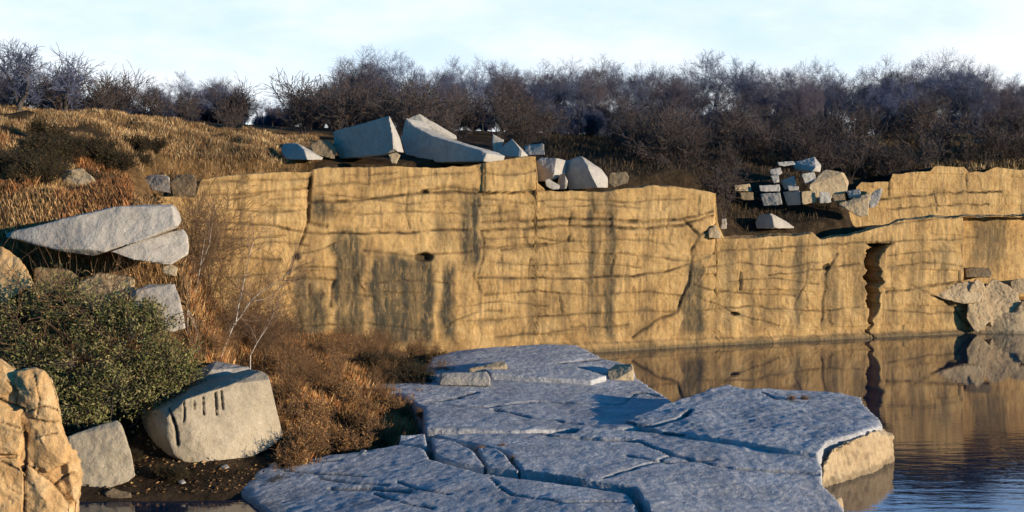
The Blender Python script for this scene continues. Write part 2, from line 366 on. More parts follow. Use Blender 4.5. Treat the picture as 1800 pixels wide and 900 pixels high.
# ------------------------------------------------------------------ quarry cliff
DIRN = Vector((WB, -1, 0)).normalized(); wn_ = np.array(DIRN); 
TOP = [(-400,345),(165,343),(342,347),(352,315),(440,307),(470,304),(545,304),(552,299),(575,295),(640,296),(700,294),(760,296),(825,293),(870,282),(938,276),(943,322),(960,335),(1000,337),(1050,339),(1095,333),(1130,328),(1180,329),(1215,333),(1240,338),(1258,343),
       (1262,398),(1272,421),(1350,417),(1425,412),(1440,421),(1490,415),(1598,386),(1650,383),(1720,381),(1800,380),(2600,380)]
TOPX, TOPY = np.array(TOP, float).T
CR = [  # joints and cracks traced on the face: polyline, half width (px), depth (m)
 ([(350,322),(440,318),(545,314)],2,.08),([(352,345),(470,338),(545,330)],2.5,.14),([(470,352),(540,349)],2.2,.1),([(470,374),(540,370)],2.2,.12),
 ([(330,392),(400,391),(470,396),(540,410),(620,412),(700,410),(760,406),(830,405)],2.6,.16),([(345,440),(400,437),(470,425),(540,432)],2,.1),([(340,458),(420,455),(490,455)],2.5,.13),
 ([(548,300),(541,350),(540,393),(520,450),(505,482)],4,.3),([(540,393),(575,398)],4,.3),([(505,482),(530,470),(590,470)],2.5,.12),([(525,448),(560,440),(600,425)],2,.1),
 ([(505,490),(590,493)],2.5,.12),([(505,490),(512,520),(530,560),(535,600)],2.5,.12),([(545,500),(543,540)],2,.15),([(588,495),(580,540)],2.5,.18),
 ([(556,325),(640,322),(700,315),(760,308),(830,305)],2.2,.12),([(545,357),(600,354),(660,350),(720,342),(800,337),(850,342),(960,335)],3,.2),([(745,335),(790,330),(840,335),(850,343)],2,.14),([(718,320),(718,345),(714,375),(722,400)],2,.1),([(808,330),(809,340)],1.8,.1),
 ([(850,390),(940,388),(1000,384),(1060,386),(1130,390),(1200,386),(1250,372)],2.8,.2),([(850,405),(930,402),(1000,397),(1060,398),(1130,402),(1195,396),(1250,380)],3,.24),([(880,440),(960,432),(990,424)],2,.1),([(640,440),(720,450),(800,447),(850,437),(960,430)],2.5,.13),
 ([(1060,385),(1110,392),(1180,386)],2,.1),([(848,405),(850,450),(840,480)],2.5,.12),([(1000,372),(997,395),(996,425)],2.5,.14),
 ([(840,487),(920,490),(1000,490),(1100,485),(1160,478),(1215,462)],2.5,.16),([(1080,445),(1140,452),(1210,460)],2,.12),([(1200,388),(1225,415),(1212,440),(1205,500),(1190,545),(1150,565),(1110,592)],3.2,.17),([(1258,395),(1225,415)],3,.15),([(1215,460),(1270,440)],2,.1),
 ([(820,565),(900,560),(1000,552),(1110,548),(1190,547)],2.2,.12),([(870,592),(940,588),(1010,578)],2,.1),([(780,575),(830,550),(880,545)],2,.1),([(1000,575),(1060,575),(1100,570)],1.8,.1),
 ([(1270,440),(1340,438),(1430,432),(1500,428),(1600,424),(1690,420),(1750,418)],2,.1),([(1215,500),(1260,512),(1340,518),(1400,521)],2.2,.13),([(1350,485),(1410,478),(1470,470),(1510,464)],2,.11),([(1225,520),(1290,550),(1370,572)],1.6,.08),
 ([(1420,420),(1418,500),(1400,535)],1.8,.08),([(1475,445),(1455,480),(1448,530),(1446,580)],2.5,.16),([(1560,515),(1610,507),(1660,500),(1700,494)],2.8,.2),([(1540,425),(1545,440)],2,.1),
 ([(1600,500),(1680,540),(1690,560),(1715,585)],2.2,.16),([(1555,395),(1640,385),(1720,380)],2,.1),([(1690,430),(1694,470)],2,.12),([(1645,350),(1700,345),(1760,340)],2,.1),([(1700,305),(1700,345)],2,.1),
 ([(556,340),(640,348),(720,360),(790,352)],1.8,.09),([(560,370),(640,378),(730,372),(830,378),(905,372)],1.8,.1),([(850,350),(920,358),(1000,350),(1090,356),(1200,350)],1.8,.1),([(960,365),(1040,360),(1130,366)],1.6,.08),
 ([(850,420),(930,418),(1010,426),(1100,420),(1180,430)],1.8,.1),([(860,460),(940,468),(1030,462),(1120,470)],1.6,.09),([(850,520),(940,512),(1040,520),(1130,512),(1195,520)],2,.12),([(800,540),(880,530),(960,538)],1.6,.08),([(640,500),(720,492),(800,500)],1.8,.1),([(520,520),(600,515),(660,522)],1.8,.1),([(540,575),(640,570),(740,580)],1.6,.09),
 ([(1230,470),(1300,462),(1380,470),(1450,460)],1.8,.1),([(1280,495),(1360,490),(1440,500)],1.6,.09),([(1240,545),(1340,540),(1440,548),(1510,540)],1.8,.1),([(1560,470),(1620,462),(1690,468)],1.8,.1),([(1560,545),(1640,552),(1710,545)],1.8,.1),([(1560,448),(1640,440),(1690,444)],1.6,.08),
 ([(345,372),(420,368),(475,374)],1.8,.1),([(340,415),(420,420),(500,414)],1.8,.1),([(330,480),(420,488),(500,478)],1.8,.1),([(940,300),(900,308),(850,305)],1.8,.1),([(600,310),(700,305)],1.6,.08),
 ([(545,330),(470,338),(400,352)],2,.1),([(930,455),(928,487)],1.6,.08),([(1060,440),(1058,485)],1.6,.08),([(620,455),(625,500)],1.6,.08)]
HOLES = [(745,452,17,9,.5),(748,338,9,5,.3),(520,452,9,8,.25),(1293,552,8,4,.3),(1455,470,8,7,.25),(1700,500,16,5,.25),]
ST = [ # vertical seepage stains: x0, x1, top row, bottom row, strength
 (590,636,415,615,.85),(655,705,452,610,.95),(700,762,455,612,.85),(775,800,470,610,.55),(548,590,355,396,.65),(812,846,342,480,.6),(845,866,345,410,.3),(1030,1050,338,602,.5),(1058,1076,335,602,.65),(930,948,440,600,.25),(980,1000,420,600,.25),
 (1200,1240,465,600,.7),(1270,1292,424,595,.3),(1315,1328,424,595,.3),(1340,1356,440,590,.3),(1395,1416,420,590,.45),(1500,1520,420,560,.3),(1600,1625,430,570,.3),(1650,1668,425,500,.3),(1660,1690,500,580,.3),(1740,1800,300,480,.4),(545,575,505,620,.55),(760,800,380,450,.25),(520,545,480,620,.45),(1130,1150,335,385,.2),(1450,1475,470,585,.3),(1560,1580,520,585,.3)]
def build_cliff(name, x0, x1, top, ylin, base_z, cracks, dense, capd, seed, main):
    xs = [x0]
    while xs[-1] < x1: xs.append(xs[-1]+(.062 if dense[0] < xs[-1] < dense[1] else .5))
    xs = np.array(xs); ys = ylin(xs); px = 900+F*xs/ys
    ztop = HC-(np.interp(px, *top)-HOR)*ys/F
    ztop = ztop+.10*fbm(np.c_[xs*1.1, xs*0, xs*0], seed+1, 4, .6)
    NR, NC = 185, 24
    t = np.linspace(0, 1, NR)
    V = np.empty((NR+NC, len(xs), 3))
    V[:NR, :, 0] = xs; V[:NR, :, 1] = ys; V[:NR, :, 2] = base_z+(ztop-base_z)[None, :]*t[:, None]
    b = np.linspace(0, 1, NC+1)[1:]**1.3*capd
    V[NR:, :, 0] = xs+(xs/ys)[None, :]*b[:, None]; V[NR:, :, 1] = ys+b[:, None]; V[NR:, :, 2] = ztop+.02*b[:, None]
    C = V.reshape(-1, 3).copy(); n = len(C)
    P = np.c_[900+F*C[:, 0]/C[:, 1], HOR-F*(C[:, 2]-HC)/C[:, 1]]
    face = np.zeros((NR+NC, len(xs))); face[:NR] = 1; face = face.ravel()
    jw = np.c_[fbm(C*1.3, seed+2, 3)*4, fbm(C*1.3+30, seed+3, 3)*3.2]
    # layered blocks with slightly different planes
    zz = C[:, 2]+.35*fbm(C*np.array([.12, .12, .1]), seed+4, 2)+.02*C[:, 0]
    lay = np.floor(zz/1.15); ux = (C[:, 0]+2.2*vnoise(np.c_[lay*7.7, lay, lay], seed+6)*2)/(3.1)
    cell = np.floor(ux+.12*vnoise(C*.9, seed+8))
    off = (_hash(cell, lay, lay*0, seed+9)-.5)*.14
    d = off+.16*fbm(C*np.array([.30, .30, .5]), seed+10, 4)+.03*fbm(C*np.array([1.6, 1.6, 1.1]), seed+11, 4)
    q = vnoise(C*np.array([1.5, 1.5, .8]), seed+12); d += .13*(np.floor(q*3)/3-q)+.018*vnoise(C*np.array([4., 4., 2.4]), seed+13)
    stain = np.zeros(n); crk = np.zeros(n)
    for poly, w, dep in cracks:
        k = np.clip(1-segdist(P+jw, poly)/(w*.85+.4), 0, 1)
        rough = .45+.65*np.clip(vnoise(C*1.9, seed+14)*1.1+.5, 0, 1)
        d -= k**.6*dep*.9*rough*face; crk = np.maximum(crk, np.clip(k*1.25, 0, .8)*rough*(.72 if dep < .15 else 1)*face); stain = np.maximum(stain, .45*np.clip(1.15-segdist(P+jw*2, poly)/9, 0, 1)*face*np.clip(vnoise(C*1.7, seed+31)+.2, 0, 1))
    if main:
        for hx, hy, rx, ry, dep in HOLES:
            k = np.clip(1-np.hypot((P[:, 0]+jw[:, 0]-hx)/rx, (P[:, 1]+jw[:, 1]-hy)/ry), 0, 1); d -= np.clip(k*2, 0, 1)*dep; crk = np.maximum(crk, np.clip(k*2, 0, .8))
        # vertical chimney in the right half, deep above and a slit at the water
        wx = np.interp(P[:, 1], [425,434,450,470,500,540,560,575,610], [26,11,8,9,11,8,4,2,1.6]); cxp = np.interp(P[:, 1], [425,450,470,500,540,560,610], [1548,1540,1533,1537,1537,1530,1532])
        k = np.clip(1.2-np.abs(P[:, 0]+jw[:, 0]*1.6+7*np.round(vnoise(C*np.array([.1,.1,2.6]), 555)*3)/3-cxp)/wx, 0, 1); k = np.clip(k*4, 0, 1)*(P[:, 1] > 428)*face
        d -= k*np.interp(P[:, 1], [428,450,540,560,610], [1.2,2.5,2.3,.9,.5]); crk = np.maximum(crk, k*.98)  # chimney's shade is also painted in, near black through the crack mask
        # upper part steps back at the far right, leaving a ledge
        led = np.interp(P[:, 0], [1600,1690,1740,1800,2000], [505,508,522,530,520]); k = sstep(6, -6, P[:, 1]-led)*sstep(1692, 1704, P[:, 0]); d -= k*1.7*face
        # projecting foot along the waterline and the protruding left panel
        k = sstep(594, 600, P[:, 1]+jw[:, 1]-np.interp(P[:, 0], [1000,1800], [6,-18]))*(P[:, 0] > 950)*(P[:, 0] < 1720); d += k*.28
        d += .35*sstep(541, 535, P[:, 0]+jw[:, 0]*.5+(P[:, 1]-390)*.28*(P[:, 1] > 390))
        d += .28*sstep(1258, 1250, P[:, 0]+jw[:, 0]*.4+np.clip(P[:, 1]-440, 0, 160)*.45)*sstep(900, 1000, P[:, 0])
        d += .25*sstep(945, 938, P[:, 0]+jw[:, 0])*(P[:, 1] < 338)*(P[:, 0] > 850)
        # streaky seepage stains running down the face
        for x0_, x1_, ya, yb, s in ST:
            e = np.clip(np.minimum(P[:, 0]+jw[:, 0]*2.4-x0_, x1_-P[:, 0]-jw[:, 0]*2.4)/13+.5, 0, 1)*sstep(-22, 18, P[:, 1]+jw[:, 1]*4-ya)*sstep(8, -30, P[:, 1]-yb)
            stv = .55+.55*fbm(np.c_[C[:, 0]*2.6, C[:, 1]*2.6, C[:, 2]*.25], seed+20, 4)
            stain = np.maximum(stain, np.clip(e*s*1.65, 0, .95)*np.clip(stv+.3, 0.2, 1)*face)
        stain = np.maximum(stain, .55*face*sstep(.55, .05, C[:, 2]+.3*fbm(C*1.2, seed+22, 3)))
    capz = (1-face)*(.14*fbm(C*1.0, seed+15, 4, .6))
    taper = np.ones((NR+NC, len(xs))); taper[NR:NR+6] = np.linspace(.9, 0, 6)[:, None]; taper[NR+6:] = 0; taper = taper.ravel()
    C += wn_[None, :]*(d*taper)[:, None]; C[:, 2] += capz
    idx = np.arange(n).reshape(NR+NC, len(xs))
    faces = np.c_[idx[:-1, :-1].ravel(), idx[:-1, 1:].ravel(), idx[1:, 1:].ravel(), idx[1:, :-1].ravel()]
    me = mesh_np(name, C, faces, True); setattr_f(me, 'stain', stain); setattr_f(me, 'crack', crk); return me
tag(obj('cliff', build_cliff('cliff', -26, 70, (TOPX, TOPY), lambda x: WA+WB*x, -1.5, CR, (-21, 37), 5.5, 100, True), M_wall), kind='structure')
T2 = np.array([(1300,372),(1494,372),(1500,345),(1505,330),(1514,321),(1562,320),(1568,306),(1634,302),(1642,293),(1694,293),(1702,303),(1730,303),(1752,295),(1790,298),(1830,300),(2600,300)], float).T
CR3 = [([(1540,352),(1600,346),(1660,340),(1760,338)],2.2,.16),([(1560,318),(1562,345)],2,.14),([(1645,345),(1645,372)],2,.12),([(1700,305),(1700,340)],2,.12),([(1560,368),(1640,362),(1740,360)],2,.12)]
tag(obj('cliff', build_cliff('cliff', 25.5, 66, T2, lambda x: WA+14+WB*x, 6.6, CR3, (0, 46), 3.5, 300, False), M_wall), kind='structure')
#@@OBJECTS
# ------------------------------------------------------------------ foreground ledges
W_ = dict(cat='rock slab')
def zl(px, py): return 0
slab('granite_ledge', [(760,628,1.25),(800,618,1.35),(870,611,1.5),(950,607,1.6),(1015,609,1.55),(1058,630,1.3),(1112,643,1.15),(1118,664,.95),(1168,695,.8),(1200,716,.9),(1165,752,1.02),(1100,752,1.04),(1025,752,1.0),(900,757,1.0),(748,753,1.0),(742,715,1.05),(700,690,1.05),(640,690,1.0),(632,680,1.05),(745,650,1.15)],
     M_ledge, 'broad grey granite ledge running back to the cliff, farthest of the shelf slabs', vox=.11, rough=.07,
     grooves=[([(930,655),(1010,650),(1065,662)],3,.22),([(746,708),(850,716),(960,706),(1090,712)],1.8,.12),([(870,720),(940,735),(1020,744)],1.8,.12),([(1090,712),(1120,690),(1165,697)],1.5,.10),([(745,705),(800,700),(840,690)],2,.07),([(850,650),(960,648),(1060,634)],2,.1)],
     dome=lambda V, P: .16*np.exp(-((V[:, 0]-1.5)/3.0)**2-((V[:, 1]-50)/5.0)**2)*(V[:, 2] > .2))
slab('granite_ledge', [(1096,738,1.16),(1140,720,1.26),(1190,702,1.41),(1240,686,1.53),(1278,676,1.63),(1312,684,1.56),(1400,684,1.53),(1450,686,1.51),(1515,697,1.43),(1522,712,1.36),(1548,738,1.26),(1552,748,1.21),(1520,758,1.23),(1490,766,1.21),(1455,774,1.16),(1440,795,1.11),(1385,790,1.11),(1320,779,1.11),(1255,770,1.11),(1165,757,1.11)],
     M_ledge, 'domed granite slab with a broken sunlit end standing in the pond', vox=.07, rough=.08, taper=-.06,
     grooves=[([(1100,742),(1150,748),(1185,738),(1215,725)],3,.16),([(1165,762),(1200,764)],3,.12),([(1340,690),(1360,700),(1420,705)],2,.06)])
slab('granite_ledge', [(758,761,.98),(900,762,.98),(1010,760,1.0),(1022,749,1.06),(1100,755,1.02),(1165,762,1.0),(1255,775,1.0),(1320,784,1.0),(1385,795,.98),(1438,803,.95),(1447,822,.85),(1444,850,.7),(1470,874,.55),(1482,890,.45),(1490,930,.4),(1490,1010,.35),(1200,1010,.6),(1160,930,.75),(1138,888,.78),(1115,854,.8),(1020,840,.85),(915,822,.88),(893,792,.95),(868,785,.95),(800,772,.97)],
     M_ledge, 'largest foreground granite slab, between the long crack and the domed slab', vox=.07, rough=.055,
     grooves=[([(1015,768),(1060,772),(1125,774)],3,.2),([(930,760),(1012,768)],2,.12),([(1100,800),(1180,812),(1260,806)],1.6,.08),([(1130,776),(1180,800),(1290,822),(1440,832)],2,.14),([(1180,800),(1120,822),(1060,838)],1.6,.1)])
slab('granite_ledge', [(402,850,.12),(440,826,.35),(480,812,.5),(560,802,.62),(640,792,.7),(700,780,.78),(744,786,.8),(756,806,.8),(846,832,.78),(905,840,.76),(1015,853,.74),(1102,866,.72),(1120,892,.7),(1142,935,.66),(1180,1010,.5),(1100,1060,.4),(600,1050,.3),(520,935,.2),(455,890,.1)],
     M_ledge, 'low front granite slab sloping down to the left, nearest the viewer', vox=.07, rough=.055,
     grooves=[([(500,829),(570,832),(640,836)],2,.05),([(560,838),(600,846),(680,852)],2,.06),([(580,858),(660,858),(720,862)],3.5,.10),([(700,846),(730,858),(790,868)],2.2,.08),([(660,866),(720,885),(760,892)],2,.06),([(440,826),(520,812),(600,808)],1.5,.06),([(860,842),(900,870),(990,884),(1100,880)],1.6,.1)])
def sheet(pts, label, th=.13): slab('granite_sheet', pts, M_ledge, label, vox=.045, rough=.035, bottom=min(p[2] for p in pts)-th-.12, cat='rock sheet')
sheet([(835,640,1.5),(900,632,1.55),(1000,640,1.45),(1066,660,1.22),(1040,668,1.2),(930,662,1.28),(862,655,1.38)], 'thin granite sheet peeling off the middle of the far ledge')
slab('rock_wedge', [(758,768,.93),(800,775,.95),(832,792,.92),(852,818,.82),(800,812,.82),(766,800,.82)], M_ledge, 'small wedge of granite in the long crack, leftmost of the two wedges', vox=.04, rough=.05, cat='stone', bottom=.0)
slab('rock_wedge', [(838,784,.93),(872,788,.95),(890,802,.92),(912,826,.82),(858,820,.82)], M_ledge, 'small wedge of granite in the long crack, right of the other wedge', vox=.04, rough=.05, cat='stone', bottom=.0)
slab('rock_block', [(703,764,.98),(747,762,1.02),(750,783,.85),(700,779,.8)], M_ledge, 'small low stone wedged at the upper left end of the long crack', vox=.04, rough=.05, cat='stone', bottom=.0)
hull_rock('stone_beam', [(772,656,.6),(856,653,.3),(862,664,0),(862,679,0),(770,677,.4),(774,664,.4)], 44.7, 1.3, M_grey, 'low long granite beam in shade lying on the far ledge by the brush', 'stone', rough=.04)
hull_rock('stone_beam', [(822,648,.3),(884,634,.6),(893,642,.2),(890,658,.2),(826,660,.1)], 47.0, .9, M_tan, 'short tan granite beam in sunlight lying behind the shaded beam', 'stone', rough=.05)
hull_rock('step_block', [(1066,652,.6),(1084,639,1.2),(1110,641,.6),(1114,650,.2),(1112,672,.3),(1072,672,.1)], 46.9, 1.2, M_tan, 'tan granite block end at the right edge of the far ledge', 'stone', rough=.07)
hull_rock('rock_chip', [(1026,632,.1),(1044,626,.1),(1046,634,0),(1030,637,0)], 54.0, .3, M_pale, 'small pale chip lying near the back of the far ledge', 'stone', rough=.03)
hull_rock('rock_chip', [(628,800,.1),(636,790,.1),(646,791,0),(634,802,0)], 33.2, .12, M_pale, 'small pale shard standing at the edge of the front slab by the brush', 'stone', rough=.02)
hull_rock('broken_face_rock', [(1462,786,.3),(1490,774,.9),(1520,764,1.6),(1552,752,2.6),(1568,768,3.1),(1574,792,3.4),(1576,832,3.2),(1540,850,1.6),(1500,868,.6),(1466,884,-.1),(1440,894,-.3),(1444,822,-.2)], 33.0, 1.6, M_tan, 'tan knobbly broken rock at the waterline below the domed slab', 'rock', rough=.24, planes=.7, vox=.05)
hull_rock('waterside_rock', [(1428,893,.1),(1458,882,.2),(1478,876,.4),(1482,890,.3),(1476,915,.1),(1430,925,0)], 29.2, 1.0, M_tan, 'sunlit tan rock edge at the water at the bottom of the nearest slab', 'rock', rough=.07)

# ------------------------------------------------------------------ left bank blocks
dr = [([(323,706),(325,733),(324,742)],2.2,.14),([(342,703),(343,721)],1.8,.1),([(358,698),(360,730)],1.9,.12),([(379,690),(382,727)],2.3,.14),([(388,687),(392,718)],2.0,.13),([(303,735),(308,750),(313,782)],3.5,.2),([(297,716),(305,742)],2.5,.1)]
hull_rock('drilled_block', [(246,722,2.2),(252,716,2.6),(292,718,0),(318,704,.05),(470,656,1.3),(480,690,1.35),(498,768,1.5),(470,790,1.1),(380,832,.1),(345,826,0),(306,800,-.05),(292,765,0),(262,800,1.9),(438,648,2.6),(345,672,2.8)], 33.2, 0, M_block, 'big squared granite block with drill grooves along its top edge', 'granite block', vox=.038, rough=.05, chips=4, grooves=dr,
          extra=[(470,690,3.4),(480,765,3.4),(300,790,3.8)])
hull_rock('flat_block', [(340,662,.6),(352,648,1.0),(380,634,1.6),(372,650,0),(440,646,.2),(446,655,.1),(420,668,0),(345,682,0)], 36.2, .8, M_grey, 'flat shaded slab lying behind the drilled block', 'granite block', rough=.05)
hull_rock('grey_block', [(118,768,.3),(160,752,.5),(206,739,.7),(214,748,.5),(228,790,.2),(238,836,.1),(226,846,0),(175,866,-.1),(142,868,-.1),(122,830,0)], 32.0, 2.0, M_block, 'plain grey granite block without grooves beside the orange crag', 'granite block', vox=.045, rough=.06)
def crag(pieces, d, back, mat, label):
    """one outcrop broken by open joints: blocks that share a core"""
    bm = bmesh.new(); g = np.random.default_rng(44)
    for dd, poly in pieces:
        b2 = bmesh.new(); P = [pix(a, b, d+dd+g.uniform(-.07, .07)) for a, b in poly]; cen = sum(P, Vector())/len(P)
        for p in P: b2.verts.new(p)
        b2.verts.new(cen+Vector((0, -g.uniform(.05, .22), g.uniform(-.1, .1))))
        for p in P: b2.verts.new((cen+(p-cen)*.97-Vector((0, 0, HC)))*(1+back/d)+Vector((0, 0, HC)))
        bmesh.ops.convex_hull(b2, input=b2.verts); bmesh.ops.delete(b2, geom=[v for v in b2.verts if not v.link_faces], context='VERTS')
        t = bpy.data.meshes.new('t'); b2.to_mesh(t); b2.free(); bm.from_mesh(t); bpy.data.meshes.remove(t)
    ck = [([(-10,700),(40,720),(44,760),(42,900)],2.2,.12),([(0,742),(35,752)],1.8,.07),([(48,724),(80,716),(108,722)],1.8,.07),([(40,812),(70,830),(100,856),(125,885)],2.2,.1),([(0,812),(30,826)],2,.08),([(95,852),(112,836),(128,832)],2.2,.1),([(10,668),(30,690),(24,720)],1.6,.07),([(62,660),(70,700),(64,735)],1.6,.06),([(60,770),(100,762)],1.6,.06)]
    return finish_rock('orange_crag', bm, mat, .035, .10, label, 'rock', planes=.9, grooves=ck)
crag([(.1, [(-60,690),(-25,640),(0,632),(26,652),(22,690),(-8,704)]), (-.05, [(27,654),(44,650),(62,648),(75,653),(92,668),(105,700),(108,744),(62,737),(32,722)]),
      (-.12, [(-60,707),(-6,708),(38,726),(41,762),(31,799),(-60,796)]), (0, [(46,729),(108,750),(119,782),(112,814),(82,829),(47,806)]),
      (.2, [(115,790),(134,791),(145,832),(140,872),(130,880),(102,852),(115,818)]), (-.08, [(46,813),(77,835),(97,858),(125,888),(118,960),(46,960)]),
      (-.16, [(-60,803),(31,806),(41,832),(41,960),(-60,960)]), (.2, [(-60,660),(30,655),(98,690),(118,790),(138,840),(136,960),(-60,960)])],
     25.4, 1.9, M_orange, 'orange sunlit crag split by dark joints into blocks, nearest rock on the bank')
hull_rock('shore_stone', [(180,866,.1),(200,858,.2),(230,866,.1),(234,880,0),(200,886,0)], 31.4, .5, M_brown, 'small brown stone at the puddle edge below the grey block', 'stone', rough=.04)
hull_rock('shore_stone', [(386,820,.1),(398,816,.2),(404,822,0),(392,826,0)], 32.9, .2, M_pale, 'small white stone at the foot of the drilled block', 'stone', rough=.02)
hull_rock('shore_stone', [(312,846,.1),(322,842,.2),(328,849,0),(316,852,0)], 32.0, .2, M_pale, 'small pale stone lying on the mud left of the low front slab', 'stone', rough=.02)
# upper left slabs
hull_rock('tilted_slab', [(0,412,.6),(60,398,.4),(140,378,.3),(200,364,.4),(300,360,1.0),(314,363,.7),(320,388,.3),(310,400,.2),(250,424,0),(200,436,-.1),(160,450,-.2),(130,448,-.1),(60,428,.2),(10,416,.5)], 36.4, 2.6, M_grey, 'long pale granite slab jutting from the grassy slope, uppermost of the stack', 'rock slab', vox=.05, rough=.06, shrink=.95)
hull_rock('tilted_slab', [(192,442,0),(240,424,.2),(322,402,.7),(330,412,.5),(333,446,.3),(300,466,.1),(230,456,0)], 36.3, 2.2, M_grey, 'smaller pale granite slab tucked under the long slab', 'rock slab', vox=.045, rough=.05)
hull_rock('stone_chunk', [(284,470,.1),(300,464,.2),(313,470,.1),(310,486,0),(288,482,0)], 36.4, .5, M_tan, 'small tan chunk of stone propping the smaller pale slab', 'stone', rough=.04)
hull_rock('standing_block', [(226,514,.3),(262,500,.6),(308,498,.4),(316,520,.2),(327,578,.1),(300,585,0),(240,570,.1)], 35.9, 2.0, M_grey, 'pale upright granite block below the stack of slabs, above the evergreen', 'granite block', vox=.045, rough=.05)
hull_rock('outcrop_rock', [(130,500,.3),(170,482,.4),(225,482,.5),(238,492,.2),(232,520,0),(180,545,0),(130,540,.1)], 36.8, 2.0, M_tan, 'tan rock face behind the evergreen under the long slab', 'rock', vox=.05, rough=.12)
hull_rock('outcrop_rock', [(-40,440,.3),(0,430,.3),(36,452,.2),(48,474,.1),(60,500,0),(-40,560,-.2)], 36.6, 2.4, M_orange, 'orange rock below the left end of the long slab at the left edge', 'rock', vox=.05, rough=.14)
hull_rock('outcrop_rock', [(60,470,.4),(120,474,.4),(150,500,.3),(140,560,.1),(50,560,0)], 37.3, 2.2, M_brown, 'brown rock in the shadow under the long slab', 'rock', vox=.06, rough=.14)
hull_rock('hillside_boulder', [(108,310,.6),(124,296,.6),(146,296,.5),(164,312,.3),(172,324,.2),(160,341,.1),(132,338,0),(110,326,.3)], 44, 1.6, M_tan, 'rounded boulder half buried in the dry grassy slope', 'boulder', rough=.09)
hull_rock('cliff_top_block', [(254,314,.8),(262,308,.9),(290,306,.4),(298,312,.2),(300,340,.1),(262,334,.5)], 52.5, 1.2, M_grey, 'grey block on the cliff top below the dry grass, left of a pair', 'granite block', rough=.06)
hull_rock('cliff_top_block', [(300,320,.5),(312,308,.7),(340,306,.4),(346,314,.2),(344,346,.2),(304,346,.1)], 53.2, 1.2, M_brown, 'brown block on the cliff top below the dry grass, right of a pair', 'granite block', rough=.08)

# ------------------------------------------------------------------ boulders along the cliff rim
B = 'boulder'
hull_rock('rim_boulder', [(493,263,1.6),(498,252,1.8),(520,250,1.2),(536,264,.3),(540,282,0),(500,280,1.0),(568,277,.8),(566,281,.7)], 61.5, 1.2, M_pale, 'low pointed grey boulder on the cliff rim, leftmost of the rim boulders', B, rough=.05)
hull_rock('rim_boulder', [(545,256,.4),(560,246,.5),(582,248,.5),(592,262,.2),(588,280,0),(552,272,.1)], 63.5, 1.2, M_brown, 'brown rounded boulder on the rim left of the big tilted block', B, rough=.08)
hull_rock('tilted_block', [(580,233,3.4),(684,203,.2),(697,272,0),(596,279,3.0),(710,268,1.5),(692,218,1.0),(702,240,1.3)], 61.6, 0, M_pale, 'big tilted block on the rim with a broad shaded face and sunlit edge', 'granite block', vox=.06, rough=.045, extra=[(600,240,5.6),(690,222,3.2),(704,266,3.6),(610,276,5.6)])
hull_rock('prop_stone', [(683,272,.1),(696,268,.2),(704,273,.1),(697,288,0),(688,287,0)], 61.6, .4, M_tan, 'small stone propping the right corner of the big tilted block', 'stone', rough=.03)
ext_rock('leaning_slab', [(714,207,4.6),(728,222,4.3),(760,238,3.3),(805,252,1.7),(845,264,.4),(856,270,.1),(850,284,0),(770,286,2.6),(712,272,4.6),(704,243,4.8)], 62.6, (1.0, 1.3, -.1), M_pale, 'long shaded slab on the rim rising to a point beside the tilted block', 'granite block', vox=.06, rough=.05)
hull_rock('leaning_slab', [(716,208,.3),(738,200,.2),(746,216,.2),(770,230,.5),(802,238,.9),(806,247,.8),(770,246,.6),(735,228,.3)], 68.6, .8, M_pale, 'thin pale slab with a sunlit top standing behind the long shaded slab', 'granite block', rough=.05)
hull_rock('rim_boulder', [(842,272,.2),(852,262,.3),(862,273,.1),(860,276,0),(845,276,0)], 65.2, .4, M_pale, 'tiny sunlit triangular stone at the low end of the long slab', 'stone', rough=.02)
hull_rock('rim_boulder', [(865,252,.2),(866,235,.2),(886,246,.1),(882,262,0),(868,270,.1)], 66.8, .5, M_pale, 'upright white sunlit stone behind the pointed blue grey block', B, rough=.03)
hull_rock('rim_boulder', [(872,274,1.3),(876,264,1.3),(900,243,.9),(916,264,.05),(914,276,0),(928,272,.7),(930,275,.6)], 65.2, .7, M_pale, 'pointed blue grey block on the rim in front of the white stone', B, rough=.03)
hull_rock('rim_boulder', [(920,258,.9),(934,254,.8),(956,252,.3),(958,272,0),(924,273,.5)], 67.3, .9, M_grey, 'small square grey block farther back on the rim right of the pointed block', B, rough=.05)
hull_rock('rim_boulder', [(943,282,1.0),(950,277,1.2),(978,278,.5),(974,306,0),(972,318,0),(944,320,.9),(996,282,1.0),(994,306,.9)], 66.0, 1.0, M_pale, 'squared block on the rim between the cliff corner and the big peaked boulder', B, rough=.05)
hull_rock('rim_boulder', [(957,316,.1),(964,314,.2),(972,322,.1),(984,326,.1),(983,333,0),(968,333,0),(960,327,0)], 64.8, .3, M_pale, 'small white stone lying on the rim before the squared block', 'stone', rough=.03)
hull_rock('rim_boulder', [(980,322,.5),(984,306,.5),(992,304,.1),(998,318,.1),(996,332,0),(982,333,.3)], 65.6, .6, M_grey, 'small dark stone leaning on the left side of the peaked boulder', 'stone', rough=.04)
hull_rock('peaked_boulder', [(988,292,1.9),(992,284,2.0),(1022,274,.9),(1036,296,.2),(1048,330,0),(1000,334,1.5),(1058,298,.9),(1068,312,1.0),(1070,330,.9)], 65.6, 0, M_pale, 'big peaked boulder on the rim with a sunlit right side', B, vox=.05, rough=.045, extra=[(1005,290,3.2),(1050,296,2.4),(1066,328,2.6),(1004,330,3.2)])
hull_rock('rim_boulder', [(1072,304,.3),(1100,302,.3),(1106,310,.1),(1104,322,0),(1078,330,0),(1070,322,.1)], 66.6, .9, M_brown, 'low brown boulder right of the peaked boulder', B, rough=.07)
hull_rock('rim_boulder', [(1712,247,.2),(1720,244,.2),(1738,246,.1),(1740,253,0),(1714,253,0)], 98, .8, M_pale, 'low pale stone in the far grass strip, left of two', 'stone', rough=.05)
